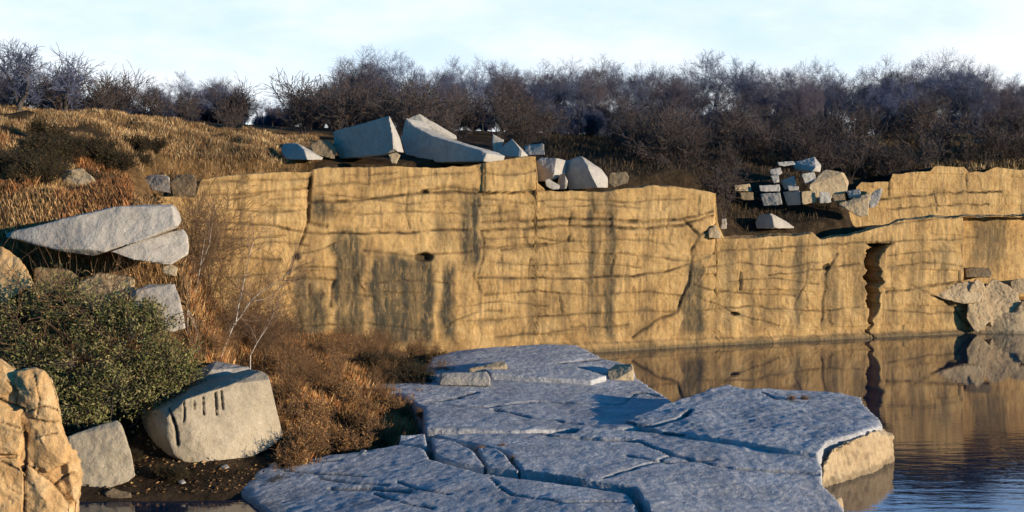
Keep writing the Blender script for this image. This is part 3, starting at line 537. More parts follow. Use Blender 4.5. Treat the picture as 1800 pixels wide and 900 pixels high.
hull_rock('rim_boulder', [(1775,249,.6),(1782,244,.6),(1796,247,.1),(1806,252,.1),(1806,261,0),(1782,260,.2)], 97, 1.2, M_pale, 'pale boulder in the far grass strip at the right edge', B, rough=.05)

# ------------------------------------------------------------------ the pile of blocks in the notch
def pile(pts, d, back, label, mat=M_pale, rough=.06, name='quarried_block'):
    hull_rock(name, pts, d, back, mat, label, 'granite block', rough=rough, vox=.04, planes=.6, chips=6, group='pile of quarried blocks in the notch')
pile([(1366,285,.2),(1394,283,.3),(1398,289,.1),(1380,293,0),(1368,291,0)], 79, .6, 'thin pale stone at the top left of the block pile')
pile([(1392,286,1.6),(1432,275,1.4),(1434,294,0),(1398,298,1.2),(1444,290,.8),(1442,303,.8),(1428,302,0)], 79.5, 1.4, 'topmost block of the pile with a shaded left face')
pile([(1352,298,.2),(1372,294,.3),(1376,304,.1),(1370,308,0),(1354,307,.1)], 77.8, .6, 'small pale stone, upper of two at the left of the pile')
pile([(1354,309,.2),(1368,307,.2),(1370,320,0),(1360,322,0)], 77.5, .5, 'small pale stone, lower of two at the left of the pile')
pile([(1408,306,.1),(1432,302,.2),(1436,318,.1),(1414,324,0)], 77.6, .8, 'pale cube shaped stone under the topmost block')
pile([(1372,318,1.0),(1396,309,.9),(1400,326,0),(1380,334,.6)], 77.8, .7, 'shaded blue grey stone in the middle of the pile', M_grey)
pile([(1440,306,.8),(1452,298,1.2),(1484,304,.8),(1493,322,.4),(1488,338,.2),(1440,357,-.1),(1422,330,-.1),(1424,324,.0)], 77.2, 1.8, 'largest tan boulder on the right of the pile', M_tan, .06, 'quarried_boulder')
pile([(1408,337,.1),(1432,334,.2),(1436,356,.1),(1410,360,0)], 75.6, .9, 'square sunlit block in the lower middle of the pile', M_tan)
pile([(1376,338,1.0),(1406,335,.1),(1408,360,0),(1384,362,.7)], 76.0, 1.0, 'shaded block left of the square sunlit block', M_grey)
pile([(1334,326,.1),(1370,324,.2),(1372,337,0),(1336,337,0)], 76.6, .7, 'long low white block at the left of the pile')
pile([(1290,325,.1),(1318,323,.2),(1322,337,0),(1292,336,0)], 77.0, .7, 'weathered low block farthest left in the pile', M_tan)
pile([(1300,338,.1),(1324,337,.2),(1326,352,0),(1302,351,0)], 76.0, .6, 'brown block below the farthest left one', M_brown)
pile([(1336,340,.6),(1372,338,.2),(1376,360,0),(1342,362,.4)], 75.6, .8, 'shaded block below the long low white block', M_grey)
pile([(1488,336,.5),(1512,332,.2),(1514,346,0),(1492,349,.3)], 76.4, .8, 'shaded block right of the largest tan boulder', M_grey)
pile([(1472,358,.4),(1505,348,.4),(1528,346,.2),(1526,378,0),(1510,382,0),(1484,366,.1)], 74.8, 1, 'tan slab sloping down beside the notch wall', M_tan, .06)
pile([(1440,336,.1),(1458,338,.2),(1462,356,0),(1440,358,0)], 75.4, .8, 'pale block right of the square sunlit block')
pile([(1462,342,.2),(1484,340,.2),(1486,354,0),(1466,356,0)], 75.8, .8, 'brown block under the largest tan boulder', M_brown)
pile([(1384,326,.2),(1404,327,.1),(1404,335,0),(1386,336,0)], 76.4, .6, 'thin pale stone over the shaded blocks in the pile centre')
pile([(1512,344,.2),(1530,338,.2),(1532,352,0),(1514,354,0)], 75.4, .7, 'tan stone at the right end of the pile by the notch wall', M_tan)
hull_rock('notch_pinnacle', [(1524,350,.2),(1538,334,.3),(1552,330,.2),(1548,346,.1),(1540,364,0),(1528,366,0)], 86.2, .6, M_pale, 'pale upright splinter against the notch wall', 'rock', rough=.05)
hull_rock('notch_block', [(1328,392,1.2),(1334,378,1.2),(1356,375,.4),(1362,402,0),(1330,402,1.0),(1398,401,1.0),(1380,388,.9)], 72.6, 1.2, M_grey, 'dark grey peaked block on the notch floor below the pile', 'granite block', rough=.05)
hull_rock('notch_block', [(1254,386,.4),(1276,383,.3),(1278,402,0),(1258,405,.1)], 71.8, .9, M_grey, 'small shaded block on the notch floor beside the cliff corner', 'granite block', rough=.05)
hull_rock('notch_block', [(1244,404,.2),(1258,394,.2),(1268,412,.1),(1266,420,0),(1246,418,0)], 66.9, .8, M_tan, 'sunlit triangular rock at the foot of the cliff corner by the notch', 'rock', rough=.05)
# outcrop at the far right of the pond
pile2 = dict(group=None)
hull_rock('outcrop_block', [(1696,474,.5),(1704,470,.6),(1740,470,.3),(1744,480,.1),(1742,488,0),(1698,487,.2)], 75.6, 1.2, M_brown, 'dark block lying on the ledge at the right end of the cliff', 'granite block', rough=.05)
hull_rock('outcrop_block', [(1704,500,.4),(1716,490,.5),(1726,512,0),(1728,538,-.1),(1708,536,0)], 74.0, 1.0, M_tan, 'upright tan rock at the end of the long shaded slab', 'rock', rough=.06)
hull_rock('ledge_outcrop', [(1640,518,.0),(1664,503,.5),(1700,494,.9),(1724,496,.9),(1732,512,.6),(1722,530,.3),(1690,534,.1),(1658,526,-.1)], 73.5, 1.8, M_tan, 'long slab on the ledge under the dark block at the cliff end', 'rock slab', rough=.12, planes=.7)
hull_rock('ledge_outcrop', [(1704,508,.2),(1716,489,.6),(1732,500,.5),(1744,560,.2),(1716,588,0),(1698,560,0)], 73.7, 1.4, M_tan, 'upright sunlit tan rock standing against the end of the long slab', 'rock', rough=.13, planes=.7)
hull_rock('ledge_outcrop', [(1728,506,.6),(1746,489,.9),(1772,501,.7),(1790,516,.5),(1796,570,.2),(1744,580,0),(1730,544,.1)], 74.4, 1.8, M_tan, 'sloping tan grey rock right of the upright tan rock', 'rock', rough=.15, planes=.7)
hull_rock('outcrop_block', [(1776,494,.5),(1800,488,.5),(1840,492,.3),(1840,520,0),(1778,516,.1)], 76.0, 1.5, M_tan, 'pale rock at the right edge on the cliff ledge', 'rock', rough=.07)
ext_rock('shore_outcrop', [(1640,592,.8),(1662,580,.8),(1700,576,.7),(1734,571,.6),(1744,552,.7),(1786,549,.4),(1795,531,.5),(1872,523,.4),(1872,604,-.2),(1790,602,-.3),(1702,604,.3),(1640,600,.7)], 74.0, (.7, 2.2, -.1), M_tan, 'pale sunlit rock shelf rising in steps from the water at the right edge', 'rock', rough=.10, vox=.06, planes=.5, chips=0)

# ------------------------------------------------------------------ plants
def tubes(segs, sides=3):
    """segs: rows of p0(3) p1(3) r0 r1 -> vertices, quads"""
    S = np.asarray(segs, float); a, b, r0, r1 = S[:, :3], S[:, 3:6], S[:, 6], S[:, 7]
    d = b-a; d /= np.linalg.norm(d, axis=1, keepdims=True)+1e-9
    h = np.where(np.abs(d[:, 2:3]) < .9, np.array([[0, 0, 1.]]), np.array([[1., 0, 0]]))
    u = np.cross(d, h); u /= np.linalg.norm(u, axis=1, keepdims=True)+1e-9; v = np.cross(d, u)
    n = len(S); V = np.empty((n, 2, sides, 3))
    for k in range(sides):
        t = 2*math.pi*k/sides; o = u*math.cos(t)+v*math.sin(t)
        V[:, 0, k] = a+o*r0[:, None]; V[:, 1, k] = b+o*r1[:, None]
    base = (np.arange(n)*2*sides)[:, None]; Fs = []
    for k in range(sides):
        k2 = (k+1) % sides; Fs.append(np.hstack([base+k, base+k2, base+sides+k2, base+sides+k]))
    return V.reshape(-1, 3), np.vstack(Fs)
def leaves(C, D, L, Wd, g):
    """diamond leaves at C pointing along D"""
    n = len(C); D = D/(np.linalg.norm(D, axis=1, keepdims=True)+1e-9)
    u = np.cross(D, g.normal(size=(n, 3))); u /= np.linalg.norm(u, axis=1, keepdims=True)+1e-9
    L = L[:, None]; Wd = Wd[:, None]
    V = np.stack([C, C+D*L*.5+u*Wd*.5, C+D*L, C+D*L*.5-u*Wd*.5], 1).reshape(-1, 3)
    return V, np.arange(n*4).reshape(n, 4)
def unit(v): return v/(np.linalg.norm(v)+1e-9)
def grow(segs, g, p, d, L, r, lev, P):
    n = P['n'][lev]; first = P.get('first', (1, 0, 0, 0, 0))[lev]
    for i in range(n):
        d = unit(d+g.normal(size=3)*P['wob'][lev]+np.array([0, 0, P['up'][lev]]))
        q = p+d*L/n; ra = r*(1-.75*i/n); rb = r*(1-.75*(i+1)/n)
        segs.append((*p, *q, max(ra, P['rmin']), max(rb, P['rmin']*.8), lev)); p = q
        if lev+1 < len(P['n']) and i >= first:
            for c in range(P['ch'][lev]):
                x = g.normal(size=3); x -= d*(x@d); x = unit(x)
                grow(segs, g, p, unit(d*P['fwd'][lev]+x*P['spr'][lev]), L*g.uniform(*P['len'][lev]), max(rb*.72, P['rmin']), lev+1, P)
def veg_mesh(name, V, Fc, cols): 
    me = mesh_np(name, V, Fc); setcol(me, cols); return me
def cvar(n, g, cols, amp=.18):
    c = np.array(cols)[g.integers(0, len(cols), n)]; return np.clip(c*(1+g.normal(size=(n, 1))*amp), .005, 1)

TREEP = dict(n=(6, 4, 4, 3, 2), ch=(2, 2, 2, 3), wob=(.10, .16, .2, .22, .25), up=(.05, .10, .10, .08, .05), fwd=(.75, .8, .8, .85), spr=(.75, .7, .75, .8), len=((.42, .62), (.42, .62), (.42, .62), (.5, .75)), rmin=.0085, first=(2, 1, 1, 0, 0))
def tree_meshes(seed, h, tint, stems=1, P=TREEP, r0=.11):
    g = np.random.default_rng(seed); segs = []
    for s in range(stems):
        lean = g.normal(size=3)*(.10 if stems == 1 else .30); lean[2] = 1
        grow(segs, g, np.array([g.normal()*.25*(stems > 1), g.normal()*.25*(stems > 1), -.3]), unit(lean), h*g.uniform(.68, .8), r0/stems**.4, 0, P)
    S = np.array(segs); lo = S[S[:, 8] <= 1]; hi = S[S[:, 8] > 1]
    V, Fc = tubes(lo, 5); tr = mesh_np('trunk', V, Fc, True)
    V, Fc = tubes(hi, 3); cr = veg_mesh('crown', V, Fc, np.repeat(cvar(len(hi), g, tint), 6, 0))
    return tr, cr, max(S[:, 5])
TINTS = [[(0.110, 0.129, 0.218), (0.141, 0.155, 0.235), (0.084, 0.102, 0.186)], [(0.148, 0.123, 0.153), (0.112, 0.111, 0.158)], [(0.093, 0.114, 0.202), (0.124, 0.142, 0.218)], [(0.169, 0.136, 0.143), (0.126, 0.118, 0.148)]]  # cool shade over the wood is put into these blue twig colours
BUSHP = dict(TREEP, first=(0, 0, 0, 0, 0), up=(.04, .08, .1, .08, .05), spr=(.9, .8, .8, .8))
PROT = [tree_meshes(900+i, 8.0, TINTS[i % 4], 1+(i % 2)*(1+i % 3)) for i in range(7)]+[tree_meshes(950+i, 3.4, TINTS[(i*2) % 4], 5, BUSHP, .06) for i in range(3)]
def place_tree(pi, x, y, h, label, group, name='bare_tree', rz=None, lean=(0, 0)):
    tr, cr, ph = PROT[pi]; r = bpy.data.objects.new(name, None); COL.objects.link(r); r.empty_display_size = .3
    r.location = (x, y, terr1(x, y)); s = h/ph; r.scale = (s*rnd.uniform(.9, 1.15), s*rnd.uniform(.9, 1.15), s); r.rotation_euler = (lean[0], lean[1], rnd.uniform(0, 6.28) if rz is None else rz)
    tag(r, label, 'tree', group)
    for nme, me, mt in (('trunk', tr, M_bark), ('crown', cr, M_twig)): obj(nme, me, mt, r)
    return r
def onray_(px, d): return (px-900)*d/F
SKY = np.array([(-120,120),(0,100),(45,98),(90,120),(140,150),(180,165),(230,150),(300,130),(370,125),(420,150),(470,172),(520,165),(560,158),(600,125),(640,115),(690,110),(740,92),(790,112),(850,118),(920,106),(1000,112),(1060,118),(1120,112),(1190,112),(1240,98),(1290,100),(1330,118),(1400,108),(1450,112),(1500,135),(1540,125),(1600,104),(1680,98),(1740,108),(1790,132),(1830,128),(1930,120)], float)
def zone(px):
    return 'beyond the grassy hill' if px < 480 else 'behind the big rim boulders' if px < 960 else 'above the brush in the middle' if px < 1290 else 'behind the block pile' if px < 1520 else 'above the far grass strip'
for row, (d0, step, mul) in enumerate(((0, 40, .86), (8, 32, 1.0), (17, 30, 1.02))):
    px = -90+row*17
    while px < 1900:
        base = np.interp(px, [0, 300, 600, 1000, 1400, 1800], [76, 88, 99, 107, 111, 115])
        sparse = px < 520
        d = base+d0*(.7 if sparse else 1)+rnd.uniform(-2.5, 2.5); top = np.interp(px, SKY[:, 0], SKY[:, 1])+rnd.gauss(0, 14)-2
        x = (px-900)*d/F; g0 = terr1(x, d); h = (HC+(HOR-top)*d/F-g0)*mul*rnd.uniform(.86, 1.06)
        if h > 2.2 and not (row == 0 and 990 < px < 1250 and rnd.random() < .2):
            place_tree(rnd.randrange(7), x, d, h, 'bare grey tree, %s row of the wood %s' % (('front', 'middle', 'back')[row], zone(px)), 'bare trees in the %s row %s' % (('front', 'middle', 'back')[row], zone(px)))
        px += step*rnd.uniform(.7, 1.3)*(1.25 if sparse else 1)
for i, px in enumerate((392, 424, 452, 480, 505, 530, 556, 580)):
    d = 92+(i*37 % 9); x = onray_(px, d); top = np.interp(px, SKY[:, 0], SKY[:, 1])+rnd.uniform(-8, 14)
    place_tree(i % 7, x, d, HC+(HOR-top)*d/F-terr1(x, d), 'slender bare tree in the low dip of the wood between hill and big boulders', 'bare trees in the dip of the wood')
for i in range(9):
    px = 955+i*14; d = 105+i*5 % 9
    place_tree(7+i % 3, onray_(px, d), d, rnd.uniform(2.6, 3.4), 'low bushy tree below the tall trunks behind the pointed blue grey block', 'low trees behind the pointed block', 'thicket_tree')
# two twisted dark trees at the upper left
def twisted(name, pts, d, label, seed, rs, twl=1.3, nb=3):
    g = np.random.default_rng(seed); r = bpy.data.objects.new(name, None); COL.objects.link(r)
    b = pix(pts[0][0][0], pts[0][0][1], d); b.z = terr1(b.x, b.y)-.1; r.location = b; tag(r, label, 'tree')
    segs = []; tw = []
    P = dict(n=(3, 3, 2), ch=(2, 2), wob=(.3, .3, .3), up=(.12, .08, .05), fwd=(.8, .8), spr=(.8, .8), len=((.5, .75), (.5, .75)), rmin=.012, first=(0, 0, 0))
    for poly, r0 in zip(pts, rs):
        Q = [np.array(pix(a, c, d+g.normal()*.15)-b) for a, c in poly]; Q[0][2] = max(Q[0][2], -.05) if poly is not pts[0] else -.1
        R0 = np.linspace(r0, r0*.35, len(Q))
        for i in range(len(Q)-1):
            segs.append((*Q[i], *Q[i+1], R0[i], R0[i+1], 0))
            if i >= 1 or poly is not pts[0]:
                for c in range(nb): grow(tw, g, Q[i+1], unit(unit(Q[i+1]-Q[i])*(1.5 if nb == 1 else 0)+g.normal(size=3)*.7+np.array([0, 0, .5])), twl*g.uniform(.5, 1.1), .03, 0, P)
    V, Fc = tubes(segs, 7); obj('trunk', mesh_np('trunk', V, Fc, True), M_bark, r)
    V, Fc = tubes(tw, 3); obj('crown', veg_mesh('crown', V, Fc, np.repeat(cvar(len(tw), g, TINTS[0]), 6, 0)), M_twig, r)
twisted('twisted_tree', [[(36,205),(33,190),(40,175),(48,165)], [(34,188),(28,170),(20,145),(10,128),(2,120)], [(46,166),(50,145),(40,128),(30,118)], [(50,148),(46,130),(55,120)]], 62, 'dark gnarled tree with a forked crooked trunk at the upper left', 5, [.20, .14, .12, .06])
twisted('twisted_tree', [[(113,208),(114,190),(113,175),(119,155),(122,142)], [(114,180),(106,162)], [(118,160),(128,150)]], 64, 'dark dead trunk with a few branches right of the gnarled tree', 6, [.15, .06, .05])

# shrubs
def shrub_mesh(seed, h, n, cols, leafcols=None, nl=0, spread=.55, rmin=.006, L=.05, dens=None):
    g = np.random.default_rng(seed); segs = []
    P = dict(n=(4, 3, 3), ch=dens or (2, 2), wob=(.14, .2, .25), up=(.06, .05, .03), fwd=(.8, .8), spr=(.65, .7), len=((.4, .65), (.4, .7)), rmin=rmin, first=(1, 0, 0))
    for s in range(n):
        a = g.uniform(0, 6.28); sp = g.uniform(0, spread)
        grow(segs, g, np.array([math.cos(a)*.15, math.sin(a)*.15, -.1]), unit(np.array([math.cos(a)*sp, math.sin(a)*sp, 1])), h*g.uniform(.6, 1.0), .018, 0, P)
    S = np.array(segs); V, Fc = tubes(S, 3); C = np.repeat(cvar(len(S), g, cols), 6, 0)
    if nl:
        i = g.integers(0, len(S), nl); t = g.random((nl, 1)); c = S[i, :3]*(1-t)+S[i, 3:6]*t
        V2, F2 = leaves(c, g.normal(size=(nl, 3)), L*g.uniform(.6, 1.4, nl), L*.5*g.uniform(.6, 1.4, nl), g)
        Fc = np.vstack([Fc, F2+len(V)]); V = np.vstack([V, V2]); C = np.vstack([C, np.repeat(cvar(nl, g, leafcols, .25), 4, 0)])
    return veg_mesh('shrub', V, Fc, C)
BR = [(.20, .12, .065), (.26, .165, .09), (.14, .085, .05)]; OR = [(.40, .18, .05), (.30, .15, .05), (.46, .26, .09), (.20, .11, .045)]
GY = [(.075, .066, .072), (.055, .052, .064), (.10, .078, .07)]
SH_B = [shrub_mesh(40+i, 1.5, 16, BR, OR, 900) for i in range(3)]
SH_R = [shrub_mesh(50+i, .75, 26, BR, OR, 1500, spread=.9, L=.055) for i in range(3)]
SH_G = [shrub_mesh(60+i, 2.0, 14, GY, [(.13, .075, .04), (.09, .06, .04)], 500, rmin=.012, L=.09) for i in range(3)]
SH_D = [shrub_mesh(70+i, .7, 26, [(.05, .038, .025), (.035, .03, .02)], [(.06, .05, .02), (.09, .05, .022), (.035, .035, .015)], 1600, spread=1.0, L=.06) for i in range(2)]
def place(me, name, x, y, s, label, cat='shrub', group=None, dz=0, sx=1):
    o = obj(name, me, M_twig); o.location = (x, y, terr1(x, y)+dz); o.scale = (s*sx, s*sx, s); o.rotation_euler.z = rnd.uniform(0, 6.28)
    return tag(o, label, cat, group)
def scatter(kind, spots, name, label, group, jit=.3):
    for px, py, d, s in spots:
        p = pix(px, py, d); place(kind[rnd.randrange(len(kind))], name, p.x, p.y, s*rnd.uniform(.85, 1.15), label, group=group)
def onray(px, d): return (px-900)*d/F
# undergrowth along the foot of the wood and in the middle brush
for z0, z1, n, dd, lab in ((-20, 480, 18, (62, 80), 'beyond the grassy hill'), (480, 960, 30, (74, 100), 'behind the big rim boulders'), (1080, 1500, 46, (72, 104), 'in the dark hollow left of the block pile'), (1480, 1860, 26, (84, 110), 'on the slope right of the block pile')):
    for i in range(n):
        px = rnd.uniform(z0, z1); d = rnd.uniform(*dd)
        if 1285 < px < 1500 and d < 86: d = rnd.uniform(87, 104)
        if px >= 1480: d = max(d, wall_y(px)*(1+15/63)+2)
        if px < 1285 and px > 1060: d = max(d, wall_y(px)+3.5)
        if lab.startswith('beyond'): d = np.interp(px, [0, 480], [63, 76])+rnd.uniform(0, 12)
        place(SH_G[rnd.randrange(3)], 'thicket_shrub', onray(px, d), d, rnd.uniform(.8, 1.6)*(.8 if px < 480 else 1), 'leafless brown undergrowth shrub '+lab, group='undergrowth shrubs '+lab)
for i in range(135):
    px = rnd.uniform(-40, 1880) if i < 112 else rnd.uniform(180, 620); d = np.interp(px, [0, 300, 600, 1000, 1400, 1800], [78, 90, 102, 110, 114, 118])+rnd.uniform(-3, 20)
    x = onray(px, d); h = rnd.uniform(2.2, 3.6)*(.62 if px < 560 else 1)+max(0, (d-112)*.06)
    if px < 560 and i % 4 == 0: continue
    place_tree(7+i % 3, x, d, h, 'low bushy thicket tree filling in between the trunks of the wood', 'thicket trees between the trunks of the wood', 'thicket_tree')
# brown brush between the left rocks and the cliff
for i in range(26):
    px = rnd.uniform(340, 700); d = rnd.uniform(38.5, 52)
    if px < 420 and d > 46: px += 60
    place(SH_B[rnd.randrange(3)], 'brown_bush', onray(px, d), d, rnd.uniform(.55, .95)*(1 if px < 520 else .72), 'reddish brown bush of the thicket between evergreen and quarry face', group='brown bushes before the cliff')
SH_W = [shrub_mesh(80+i, 3.0, 7, [(.16, .10, .06), (.12, .075, .045)], OR, 260, rmin=.006, spread=.35) for i in range(3)]
for i in range(16):
    px = rnd.uniform(335, 540); d = rnd.uniform(40, 46)
    place(SH_W[rnd.randrange(3)], 'whippy_shrub', onray(px, d), d, rnd.uniform(.65, 1.15)*(1 if px < 460 else .75), 'tall thin twiggy shrub rising out of the brown thicket', group='thin tall shrubs in the brown thicket')
for px, d, s in ((515,33.9,.9),(532,34.4,1.0),(508,33.5,.7),(545,35,1.1)):
    place(SH_R[rnd.randrange(3)], 'rust_bush', onray(px, d), d, s, 'rust coloured bush close against the right side of the drilled block', group='rust bushes against the drilled block')
for i in range(16):
    px = rnd.uniform(600, 775); d = rnd.uniform(47, 57)
    place(SH_B[rnd.randrange(3)], 'ledge_bush', onray(px, d), d, rnd.uniform(.42, .72), 'brown bush with orange leaves at the back end of the far ledge', group='bushes behind the far ledge')
for i in range(24):
    px = rnd.uniform(495, 745); d = rnd.uniform(34.5, 45)
    if px < 560 and d < 36: d += 3
    x = onray(px, d)
    if x > -3.2-.02*(d-36): continue
    place(SH_R[rnd.randrange(3)], 'rust_bush', x, d, rnd.uniform(.6, 1.1), 'low rust coloured bush between drilled block and ledge', group='low rust bushes beside the ledge')
for i in range(14):
    px = rnd.uniform(640, 750); d = rnd.uniform(45.5, 49)
    place(SH_D[i % 2], 'dark_bush', onray(px, d), d, rnd.uniform(.8, 1.3), 'dark low bush behind the shaded granite beam', group='dark bushes by the beams')
for i in range(40):
    px = rnd.uniform(150, 560); d = rnd.uniform(32.2, 34.6)
    if 250 < px < 500 and d > 32.6: continue
    place(SH_D[i % 2], 'dark_weed', onray(px, d), d, rnd.uniform(.3, .55), 'small dark weed on the mud before the drilled block', 'weed', 'weeds on the mud')
for i in range(60):                                              # dark hollows of the grassy slope
    px, d = [(rnd.uniform(-10, 90), rnd.uniform(41, 46)), (rnd.uniform(50, 215), rnd.uniform(46, 53)), (rnd.uniform(220, 520), rnd.uniform(54, 60))][i % 3]
    place(SH_D[i % 2], 'dark_bush', onray(px, d), d, rnd.uniform(.6, 1.35), 'dark low bush in the hollows of the grassy slope', group='dark bushes on the grassy slope')
for px, py, d, s in ((668,300,61.9,.5),(700,303,62,.5),(740,292,62.6,.5),(660,300,62,.4),(610,296,61,.45),(545,296,60.8,.5),(760,292,63,.45),(500,300,60.4,.6),(470,302,60,.5),(820,290,63.8,.4)):
    place(SH_D[rnd.randrange(2)], 'rim_weed', onray(px, d), d, s, 'dark weed growing on the cliff rim in front of the big boulders', 'weed', 'weeds on the cliff rim')

# the evergreen
def evergreen():
    g = np.random.default_rng(3); r = bpy.data.objects.new('evergreen_bush', None); COL.objects.link(r)
    cx, cy = onray(165, 35.0), 35.2; gz = terr1(cx, cy); r.location = (cx, cy, gz)
    tag(r, 'large olive green evergreen bush filling the bank above the blocks', 'bush')
    lobes = [((pix(a, b, d)-Vector((cx, cy, gz))), rad) for a, b, d, rad in ((40,560,35.2,1.15),(100,530,35.5,1.0),(165,555,35.0,1.15),(60,640,34.6,1.2),(150,640,34.2,1.3),(235,610,34.6,1.2),(295,640,35.0,.95),(265,560,35.6,.75),(200,690,34.0,1.0),(140,710,33.9,.9),(270,690,34.6,.85),(-20,600,35,1.2),(215,560,35.4,.8),(320,655,35.4,.6),(100,690,34,.9))]
    stems = []; leafC = []; leafD = []
    P = dict(n=(3, 2), ch=(2,), wob=(.2, .25), up=(.1, .1), fwd=(.8,), spr=(.7,), len=((.5, .8),), rmin=.008, first=(0, 0))
    for c, rad in lobes:
        c = np.array(c); root = np.array([c[0]*.5, c[1]*.5+.3, .0]); prev = root
        for k in range(1, 5):
            q = root+(c-root)*k/4+g.normal(size=3)*.08; stems.append((*prev, *q, .05-.008*k, .045-.008*k, 0)); prev = q
        for s in range(78):
            v = unit(g.normal(size=3)); tip = c+v*np.array([1.05, 1, .85])*rad*(g.uniform(.55, 1.1) if g.random() > .14 else g.uniform(1.1, 1.45)); st = c+v*rad*.25
            stems.append((*st, *tip, .014, .007, 0))
            if s % 6 == 0: stems.append((*tip, *(tip+v*g.uniform(.15, .45)+g.normal(size=3)*.12), .008, .005, 0))
            n = int(g.integers(14, 34)); t = g.uniform(.3, 1.08, (n, 1))
            leafC.append(st+(tip-st)*t+g.normal(size=(n, 3))*.11); leafD.append(v*.6+g.normal(size=(n, 3))*.6+np.array([0, 0, .35]))
    V, Fc = tubes(stems, 4); obj('stem', mesh_np('stem', V, Fc, True), M_bark, r)
    C = np.vstack(leafC); D = np.vstack(leafD); n = len(C)
    V, Fc = leaves(C, D, g.uniform(.06, .19, n), g.uniform(.022, .055, n), g)
    clump = .5+.5*vnoise(C*1.3, 5)
    col = cvar(n, g, [(.16, .175, .055), (.24, .23, .09), (.10, .12, .042), (.30, .25, .12)], .2)*(.75+.5*clump[:, None])
    k = g.random(n) < .06; col[k] = (.17, .12, .06)
    obj('foliage', veg_mesh('foliage', V, Fc, np.repeat(col, 4, 0)), M_leaf, r)
evergreen()

for px, d, sc in ((120,35.6,1.3),(215,35.6,1.2),(300,35.6,.9)):
    place(SH_W[rnd.randrange(3)], 'bare_shrub', onray(px, d), d, sc, 'bare twiggy shrub poking up through the evergreen bush', group='bare shrubs in the evergreen')
# white stemmed birch saplings
def birch(polys, d, label, seed, rs):
    g = np.random.default_rng(seed); r = bpy.data.objects.new('birch_sapling', None); COL.objects.link(r)
    b = pix(*polys[0][0], d); zt = terr1(b.x, b.y); r.location = (b.x, b.y, zt); tag(r, label, 'sapling'); o = Vector((b.x, b.y, zt))
    segs = [(0, 0, -.2, *(pix(*polys[0][0], d)-o), rs[0]*1.15, rs[0], 0)]; tw = []
    P = dict(n=(3, 3), ch=(2,), wob=(.18, .2), up=(.12, .1), fwd=(.85,), spr=(.5,), len=((.5, .8),), rmin=.007, first=(0, 0))
    for poly, r0 in zip(polys, rs):
        Q = [np.array(pix(a, c, d+g.normal()*.1)-o) for a, c in poly]; R0 = np.linspace(r0, r0*.3, len(Q))
        for i in range(len(Q)-1):
            segs.append((*Q[i], *Q[i+1], R0[i], R0[i+1], 0))
            for c in range(2): grow(tw, g, Q[i+1], unit(Q[i+1]-Q[i]+g.normal(size=3)*.35*np.linalg.norm(Q[i+1]-Q[i])), g.uniform(.5, 1.1), .012, 0, P)
    V, Fc = tubes(segs, 6); obj('trunk', mesh_np('trunk', V, Fc, True), M_birch, r)
    V, Fc = tubes(tw, 3); obj('crown', veg_mesh('crown', V, Fc, np.repeat(cvar(len(tw), g, [(.22, .15, .11), (.15, .10, .075)]), 6, 0)), M_twig, r)
birch([[(388,628),(398,602),(410,572),(422,558)], [(422,558),(440,530),(462,510),(492,492),(520,470)], [(414,570),(420,535),(430,490),(438,450),(446,425)], [(440,530),(470,525),(500,500)]], 39.6, 'white stemmed sapling forking against the quarry face, brightest of the birches', 21, [.055, .022, .022, .014])
birch([[(332,560),(345,510),(352,470),(360,420)], [(352,470),(368,430),(372,400)]], 40, 'thin pale sapling close beside the upright block', 22, [.02, .012])
birch([[(440,625),(452,602),(462,585)], [(452,602),(470,575),(482,550)]], 38.5, 'short pale sapling right of the forked white one', 23, [.02, .013])
birch([[(330,545),(338,555),(345,580),(350,600)], [(345,580),(330,546)]], 38.5, 'thin bent pale stem low beside the evergreen', 24, [.015, .012])

# ------------------------------------------------------------------ dry grass
def grass(name, x, y, hmin, hmax, w, cols, seed, label=None):
    g = np.random.default_rng(seed); n = len(x); z = terrain(x, y)
    h = g.uniform(hmin, hmax, n)*(.7+.5*np.clip(fbm(np.c_[x, y, x*0]*.8, seed, 3)+.5, 0, 1)); a = g.uniform(0, 6.28, n); ln = g.uniform(.05, .5, n)
    dx, dy = np.cos(a), np.sin(a); w = w*g.uniform(.6, 1.3, n)
    t = g.uniform(0, 6.28, n); wx, wy = np.cos(t)*w, np.sin(t)*w
    V = np.stack([np.c_[x-wx, y-wy, z-.05], np.c_[x+wx, y+wy, z-.05], np.c_[x+dx*ln*h*.45+wx*.7, y+dy*ln*h*.45+wy*.7, z+h*.6], np.c_[x+dx*ln*h, y+dy*ln*h, z+h]], 1).reshape(-1, 3)
    patch = fbm(np.c_[x, y, x*0]*.55, 91, 4)[:, None]
    col = cvar(n, g, cols, .16)*(1+.8*patch+.35*fbm(np.c_[x, y, x*0]*2.2, 93, 3)[:, None])
    o = obj(name, veg_mesh(name, V, np.arange(n*4).reshape(n, 4), np.repeat(np.clip(col, .01, .8), 4, 0)), M_grass); tag(o, kind='stuff')
g = np.random.default_rng(12)
n = 420000; px = g.uniform(-120, 560, n); d = 38.5+38*g.random(n)**.8; x = (px-900)*d/F; y = d
m = (y > WA+WB*x+1.0) | (x < -17.5)
keep = m & (fbm(np.c_[x, y, x*0]*.42, 66, 4) > -.16+.26*g.random(n)-.12) & ((y > 39.2))
x, y = x[keep], y[keep]
grass('dry_grass', x, y, .12, .40, .0065, [(.44, .29, .14), (.32, .19, .085), (.56, .42, .24), (.26, .14, .06), (.15, .085, .04)], 4)
n = 70000; px = g.uniform(-80, 230, n); d = g.uniform(39.5, 51, n); x = (px-900)*d/F; k = fbm(np.c_[x, d, x*0]*.6, 101, 4) > -.1; x, d = x[k], d[k]
grass('dry_grass', x, d, .12, .5, .0065, [(.30, .13, .05), (.22, .10, .04), (.16, .075, .035), (.36, .19, .08)], 15)
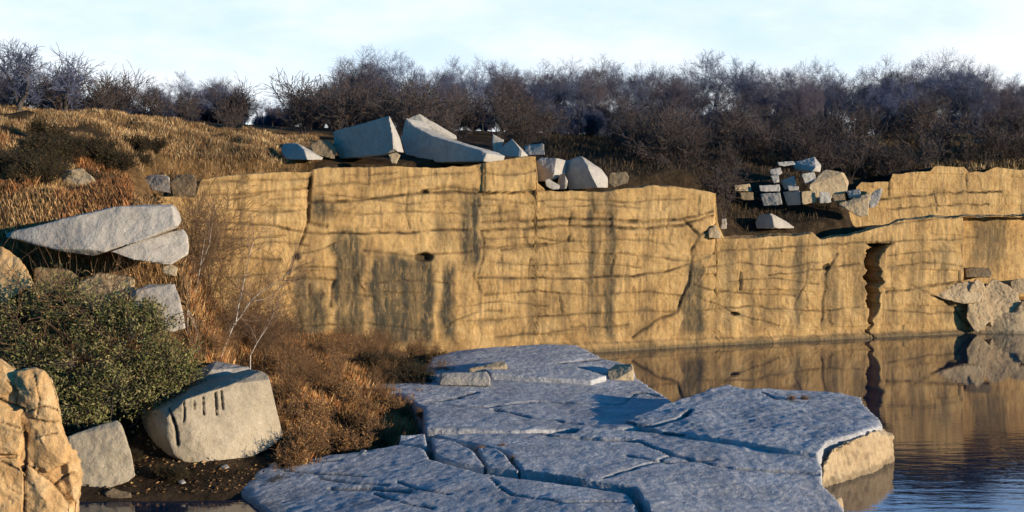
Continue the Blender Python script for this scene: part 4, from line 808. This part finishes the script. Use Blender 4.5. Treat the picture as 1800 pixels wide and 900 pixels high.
n = 40000; px = g.uniform(-60, 345, n); d = g.uniform(37.8, 43, n); x = (px-900)*d/F; z = terrain(x, d); k = z > 5; x, d = x[k], d[k]
grass('dry_grass', x, d, .1, .35, .007, [(.30, .18, .08), (.20, .12, .055), (.40, .26, .12), (.10, .06, .035)], 14)
n = 26000; px = g.uniform(1300, 1900, n); d = g.uniform(94, 112, n); x = (px-900)*d/F
grass('dry_grass', x, d, .3, .7, .03, [(.24, .165, .085), (.17, .12, .06), (.30, .22, .12)], 5)
n = 90000; px = g.uniform(330, 760, n); d = g.uniform(33.5, 57, n); x = (px-900)*d/F
k = (x < -3.4-.0*(d)) & ~((px < 500) & (d < 36.5)); x, d = x[k], d[k]
kk = fbm(np.c_[x, d, x*0]*.6, 69, 4) > -.12; x, d = x[kk], d[kk]
grass('dry_grass', x, d, .15, .55, .007, [(.34, .19, .075), (.42, .27, .12), (.22, .12, .05), (.30, .12, .04)], 6)
n = 30000; px = g.uniform(960, 1860, n); d = g.uniform(70, 104, n); x = (px-900)*d/F
k = (d > WA+WB*x+4.5) & ((px < 1485) | (d > WA+WB*x+17.5)); x, d = x[k], d[k]
grass('dry_grass', x, d, .2, .5, .02, [(.055, .04, .026), (.04, .033, .026), (.08, .055, .03)], 7)

# fallen leaves on the mud and round the bushes
n = 9000; px = g.uniform(100, 770, n); d = g.uniform(31.6, 46, n); x = (px-900)*d/F
k = x < np.interp(d, [31, 33, 36, 41, 47], [-8, -5.8, -4.2, -3.4, -2.4]); x, d = x[k], d[k]; z = terrain(x, d)+.02; k = z > .05; x, d, z = x[k], d[k], z[k]; n = len(x)
D = np.c_[g.normal(size=(n, 2)), g.normal(size=n)*.25]
V, Fc = leaves(np.c_[x, d, z], D, g.uniform(.06, .16, n), g.uniform(.03, .09, n), g)
tag(obj('fallen_leaves', veg_mesh('fallen_leaves', V, Fc, np.repeat(cvar(n, g, [(.22, .12, .05), (.13, .075, .035), (.34, .22, .10), (.07, .05, .03)], .2), 4, 0)), M_grass), kind='stuff')

for px, py, d, sc in ((846,796,33.6,.25),(882,794,33.8,.28),(905,812,32.9,.2),(1392,706,37.6,.25),(1415,705,37.7,.22),(735,700,40,.4),(742,735,37.4,.35),(690,700,40.5,.45)):
    p = pixz(px, py, .75 if px < 1000 else 1.35); o = obj('crack_weed', SH_R[rnd.randrange(3)], M_twig); o.location = p; o.scale = (sc, sc, sc)
    tag(o, 'little dry brown weed growing in a crack of the foreground slabs', 'weed', 'weeds in the slab cracks')
